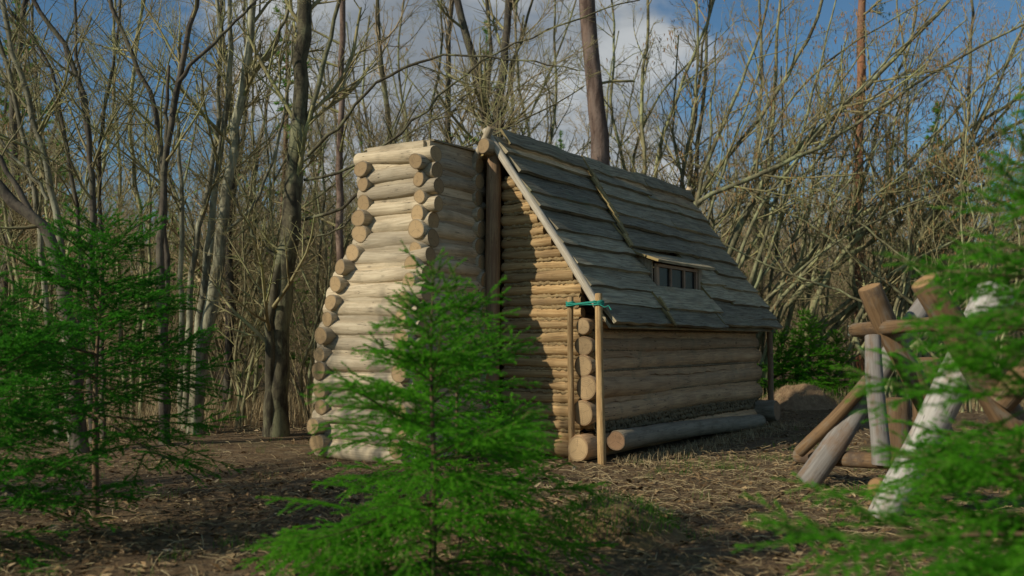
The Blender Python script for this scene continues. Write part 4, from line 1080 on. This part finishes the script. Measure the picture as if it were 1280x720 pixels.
sel = P2[rng.random(len(P2)) < .8]; e_ = np.concatenate([sel[:, -1], sel[:, 2], sel[:, -1] * .5 + sel[:, -2] * .5]); K = len(e_)
d_ = unit(rng.normal(size=(K, 3))) * rng.uniform(.02, .05, (K, 1)); f_ = unit(np.cross(d_, rng.normal(size=(K, 3)))) * .024
a.add(np.stack([e_ - f_, e_ + f_, e_ + d_], 1).reshape(-1, 3), None, np.arange(3 * K).reshape(-1, 3), mat=1, cap=rng.random(3 * K))
o = a.build('budding_undergrowth', [M['farwood'], M['needle_far']]); tag(o, 'budding shrubs tinting the wood edge with fresh green', 'undergrowth', kind='stuff')
# dense far wood closing the view
a = Acc()
P, Rr = brush(2400, (60, 105), (7, 14), .06, .7, False, .08)
P1, R1 = children(rng, P, Rr, 10, .12, 1, .22, (22, 55), .5, 4, .4, .2, .014); tubes(a, P1, R1, 3)
P2, R2 = children(rng, P1, R1, 3, .2, 1, .5, (25, 60), .6, 3, .1, .2, .012); tubes(a, P2, R2, 3)
o = a.build('far_woods', [M['farwood']], attrs=False); tag(o, 'far reddish brown leafless wood closing the view', 'woods', kind='stuff')

# trees just outside the picture on the sunny side: they throw the shade bands on the clearing
kwS = dict(zlow=.3, whorl=.5, per=5, needle=(.06, .016, .016), lat_sp=.16, sub=False)
for (x, y, h, rd, sdn) in ((-6.0, 4.9, 4.0, 1.25, 71), (-7.6, 4.7, 4.8, 1.4, 72), (-4.4, 2.8, 2.1, .8, 73)):
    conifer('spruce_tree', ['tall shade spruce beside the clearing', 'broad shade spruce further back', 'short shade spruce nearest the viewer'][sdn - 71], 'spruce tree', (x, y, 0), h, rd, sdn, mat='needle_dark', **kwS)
for (x, y, k_, sc) in ((-8.2, 6.6, 0, .8), (-11.5, 5.0, 3, .8), (-9.4, 5.4, 4, .7), (-13, 3.2, 1, 1.0), (-7.2, 7.9, 5, .7), (-15, 9, 3, 1.0), (-3.8, -1.2, 2, .8), (-7, -2.5, 0, .8)):
    copy_tree(protos[k_], (x, y, 0), x, sc, 'leafless tree beside the clearing outside the picture', 'bare trees outside the picture')

# ------------------------------------------------------------------ ground cover
rng = np.random.default_rng(5)
def inside_cabin(X, Y, pad=.02):
    d = np.stack([X, Y], 1) - C0[:2]; u_ = d @ EU[:2]; t_ = d @ EV[:2]
    return (u_ > -.0 - pad) & (u_ < LEN + pad) & (t_ > 0 - pad) & (t_ < TW) | ((u_ > -1.7) & (u_ < 0) & (t_ > 1.6) & (t_ < 2.9))
def scatter(N, y0=3.6, y1=24, p=1.0, xr=.62):
    Y = y0 + (y1 - y0) * rng.random(N) ** p; X = rng.uniform(-xr, xr, N) * Y
    k = ~inside_cabin(X, Y); return X[k], Y[k]
MX, MY = px(768, 650, 6.9)[0], 6.95
def gh(x, y):
    q_ = np.sqrt(((x - MX) / .55) ** 2 + ((y - MY) / .48) ** 2)
    return np.maximum(ground_h(x, y), .25 * np.clip(1 - q_ ** 2.2, 0, 1) ** .9 - .01)
# fallen leaves: curled quads of two triangles each
X, Y = scatter(60000, 3.8, 24, 1.5); N = len(X)
dens = sines(X, Y, 12, .9, 3); keep = rng.random(N) < np.clip(.55 + .5 * dens, .08, 1); X, Y = X[keep], Y[keep]; N = len(X)
Z = gh(X, Y) + rng.uniform(.002, .022, N); c = np.stack([X, Y, Z], 1)
th = rng.uniform(0, 6.28, N); L = (.012 + .038 * rng.random(N) ** 2.2)[:, None]; Wd = L * rng.uniform(.3, .6, (N, 1))
e = np.stack([np.cos(th), np.sin(th), rng.normal(0, .35, N)], 1); s_ = unit(np.cross(e, np.stack([rng.normal(0, .45, N), rng.normal(0, .45, N), np.ones(N)], 1)))
up = np.stack([np.zeros(N), np.zeros(N), rng.uniform(.0, .35, N)], 1) * L
V = np.stack([c - e * L, c + s_ * Wd + up, c + e * L, c - s_ * Wd + up], 1).reshape(-1, 3)
b4 = np.arange(N)[:, None] * 4
T = np.concatenate([b4 + [0, 1, 2], b4 + [0, 2, 3]])
a = Acc(); wcv = np.repeat(rng.random((N, 3)) * 50, 4, axis=0); a.add(V, None, T, wc=wcv)
o = a.build('leaf_litter', [M['litter']], smooth=False); tag(o, 'fallen brown leaves strewn over the forest floor', 'leaf litter', kind='stuff')
# straw, chips and fallen twigs
X, Y = scatter(22000, 3.8, 20, 1.5); N = len(X)
near = np.exp(-((X - 2.2) / 3) ** 2 - ((Y - 10) / 3.2) ** 2); keep = rng.random(N) < .25 + .75 * near; X, Y = X[keep], Y[keep]; N = len(X)
Z = gh(X, Y) + rng.uniform(.004, .03, N); c = np.stack([X, Y, Z], 1); th = rng.uniform(0, 6.28, N); L = rng.uniform(.02, .11, N)
e = np.stack([np.cos(th), np.sin(th), rng.normal(0, .2, N)], 1) * L[:, None]
P = np.stack([c - e, c + np.stack([np.zeros(N), np.zeros(N), rng.uniform(0, .02, N)], 1), c + e], 1)
a = Acc(); tubes(a, P, np.full((N, 3), .0022) * rng.uniform(.6, 1.6, (N, 1)), 3)
a.wc = [np.repeat(rng.random((N, 3)) * 50, 9, axis=0)]
o = a.build('straw', [M['drygrass']]); tag(o, 'dry straw and broken twigs lying on the ground', 'straw', kind='stuff')

def blades(acc, X, Y, Z, H, wdt, lean, seedv=None):
    N = len(X); th = rng.uniform(0, 6.28, N); b = np.stack([X, Y, Z], 1)
    d = np.stack([np.cos(th), np.sin(th), np.zeros(N)], 1); s_ = np.stack([-np.sin(th), np.cos(th), np.zeros(N)], 1) * (wdt * .5)[:, None]
    l = (lean * rng.uniform(.3, 1.6, N) * H)[:, None]; zz = np.array([0, 0, 1.0])
    mid = b + d * l * .35 + zz * (H * .6)[:, None]; tip = b + d * l + zz * H[:, None] * .95
    V = np.stack([b - s_, b + s_, mid + s_ * .7, mid - s_ * .7, tip], 1).reshape(-1, 3); i5 = np.arange(N)[:, None] * 5
    T = np.concatenate([i5 + [0, 1, 2], i5 + [0, 2, 3], i5 + [3, 2, 4]])
    acc.add(V, None, T, wc=np.repeat(rng.random((N, 3)) * 50, 5, axis=0), cap=np.tile([0, 0, .6, .6, 1.0], N) * np.repeat(rng.random(N), 5))
# green tufts here and there
a = Acc()
tx, ty = scatter(150, 5, 15, 1.0); hot = [(1.0, 6.95), (1.15, 7.05), (.9, 7.1), (2.3, 10.6), (3.0, 11.4), (4.0, 12.4), (1.6, 10.2), (3.2, 9.0), (2.6, 8.2), (-1.9, 6.6), (1.8, 10.8), (3.6, 12.2), (3.3, 6.0), (2.9, 5.6), (3.6, 5.2)]
cx = np.concatenate([tx, [h[0] for h in hot], [h[0] + .2 for h in hot]]); cy = np.concatenate([ty, [h[1] for h in hot], [h[1] - .1 for h in hot]])
cnt = rng.integers(6, 26, len(cx)); cnt[-2 * len(hot):] = rng.integers(30, 70, 2 * len(hot)); idx = np.repeat(np.arange(len(cx)), cnt)
X = cx[idx] + rng.normal(0, .07, len(idx)); Y = cy[idx] + rng.normal(0, .07, len(idx)); H = rng.uniform(.03, .11, len(idx))
blades(a, X, Y, ground_h(X, Y), H, rng.uniform(.002, .005, len(idx)), .5)
o = a.build('grass', [M['grass']], smooth=False); tag(o, 'sparse green grass tufts on the brown clearing', 'grass', kind='stuff')
# dry standing grass along the wood edge and against the sill
a = Acc()
Y = rng.uniform(13.6, 24, 16000); X = Y * rng.uniform(-.62, -.12, 16000)
k = ~inside_cabin(X, Y, .4) & (rng.random(16000) < np.clip(.5 + .8 * sines(X, Y, 22, .8, 3), 0, 1)); X, Y = X[k], Y[k]
blades(a, X, Y, ground_h(X, Y), rng.uniform(.15, .6, len(X)), rng.uniform(.004, .009, len(X)), .5)
Y = rng.uniform(19.5, 27, 9000); X = Y * rng.uniform(.2, .62, 9000); blades(a, X, Y, ground_h(X, Y), rng.uniform(.15, .5, 9000), rng.uniform(.004, .01, 9000), .5)
u_ = rng.uniform(-.3, LEN, 1500); t_ = -.22 - .5 * rng.random(1500) ** 2; Q_ = C0 + u_[:, None] * EU + t_[:, None] * EV
blades(a, Q_[:, 0], Q_[:, 1], ground_h(Q_[:, 0], Q_[:, 1]), rng.uniform(.03, .14, 1500), rng.uniform(.003, .006, 1500), .7)
o = a.build('dry_grass', [M['drygrass']], smooth=False); tag(o, 'dry pale grass standing along the wood edge and the cabin sill', 'dry grass', kind='stuff')

# hummock with moss, heap of dry cuttings
def mound(name, label, cat, c, rx, ry, h, mat, seed, grass=0):
    n1, n2 = 40, 72
    rad = np.linspace(0, 1, n1)[:, None]; an = np.linspace(0, 2 * np.pi, n2, endpoint=False)[None, :]
    Xm = rx * rad * np.cos(an) * (1 + .12 * np.sin(3 * an + seed)); Ym = ry * rad * np.sin(an) * (1 + .12 * np.sin(2 * an + seed))
    prof_ = np.clip(1 - rad ** 2.2, 0, 1) ** .9 * np.ones_like(an)
    Zm = h * prof_ * (1 + .18 * sines(Xm, Ym, seed, 5, 3)) + .02 * sines(Xm, Ym, seed + 1, 22, 3) * (1 - rad) - .05 * rad ** 2
    a = Acc(); i = np.arange(n1 - 1)[:, None]; j = np.arange(n2)[None, :]
    q = np.stack([i * n2 + j, (i + 1) * n2 + j, (i + 1) * n2 + (j + 1) % n2, i * n2 + (j + 1) % n2], -1).reshape(-1, 4)
    a.add(np.stack([Xm, Ym, Zm], -1).reshape(-1, 3), q)
    o = a.build(name, [M[mat]], attrs=False); o.location = c; tag(o, label, cat)
    if grass:
        a = Acc(); N = grass; rr_ = np.sqrt(rng.random(N)) * .85; aa = rng.uniform(0, 6.28, N); X = rx * rr_ * np.cos(aa); Y = ry * rr_ * np.sin(aa)
        blades(a, X, Y, h * np.clip(1 - rr_ ** 2.2, 0, 1) ** .9 - .02, rng.uniform(.03, .14, N), rng.uniform(.003, .006, N), .6)
        gg = a.build('straw_tufts' if mat == 'heap' else 'grass_tufts', [M['drygrass'] if mat == 'heap' else M['grass']], o, smooth=False); gg['kind'] = 'stuff'
    return o
mp = px(768, 650, 6.9)
mound('earth_mound', 'low mossy earth hummock with grass tufts in front of the cabin', 'hummock', (mp[0], 6.95, -.02), .55, .48, .25, 'moss', 3, 1500)
hp = px(1005, 520, 18.0)
mound('cuttings_heap', 'straw-coloured heap of dry cuttings by the far cabin corner', 'heap', (px(1000, 520, 19.9)[0], 19.9, -.05), .95, .6, .5, 'heap', 6, 900)
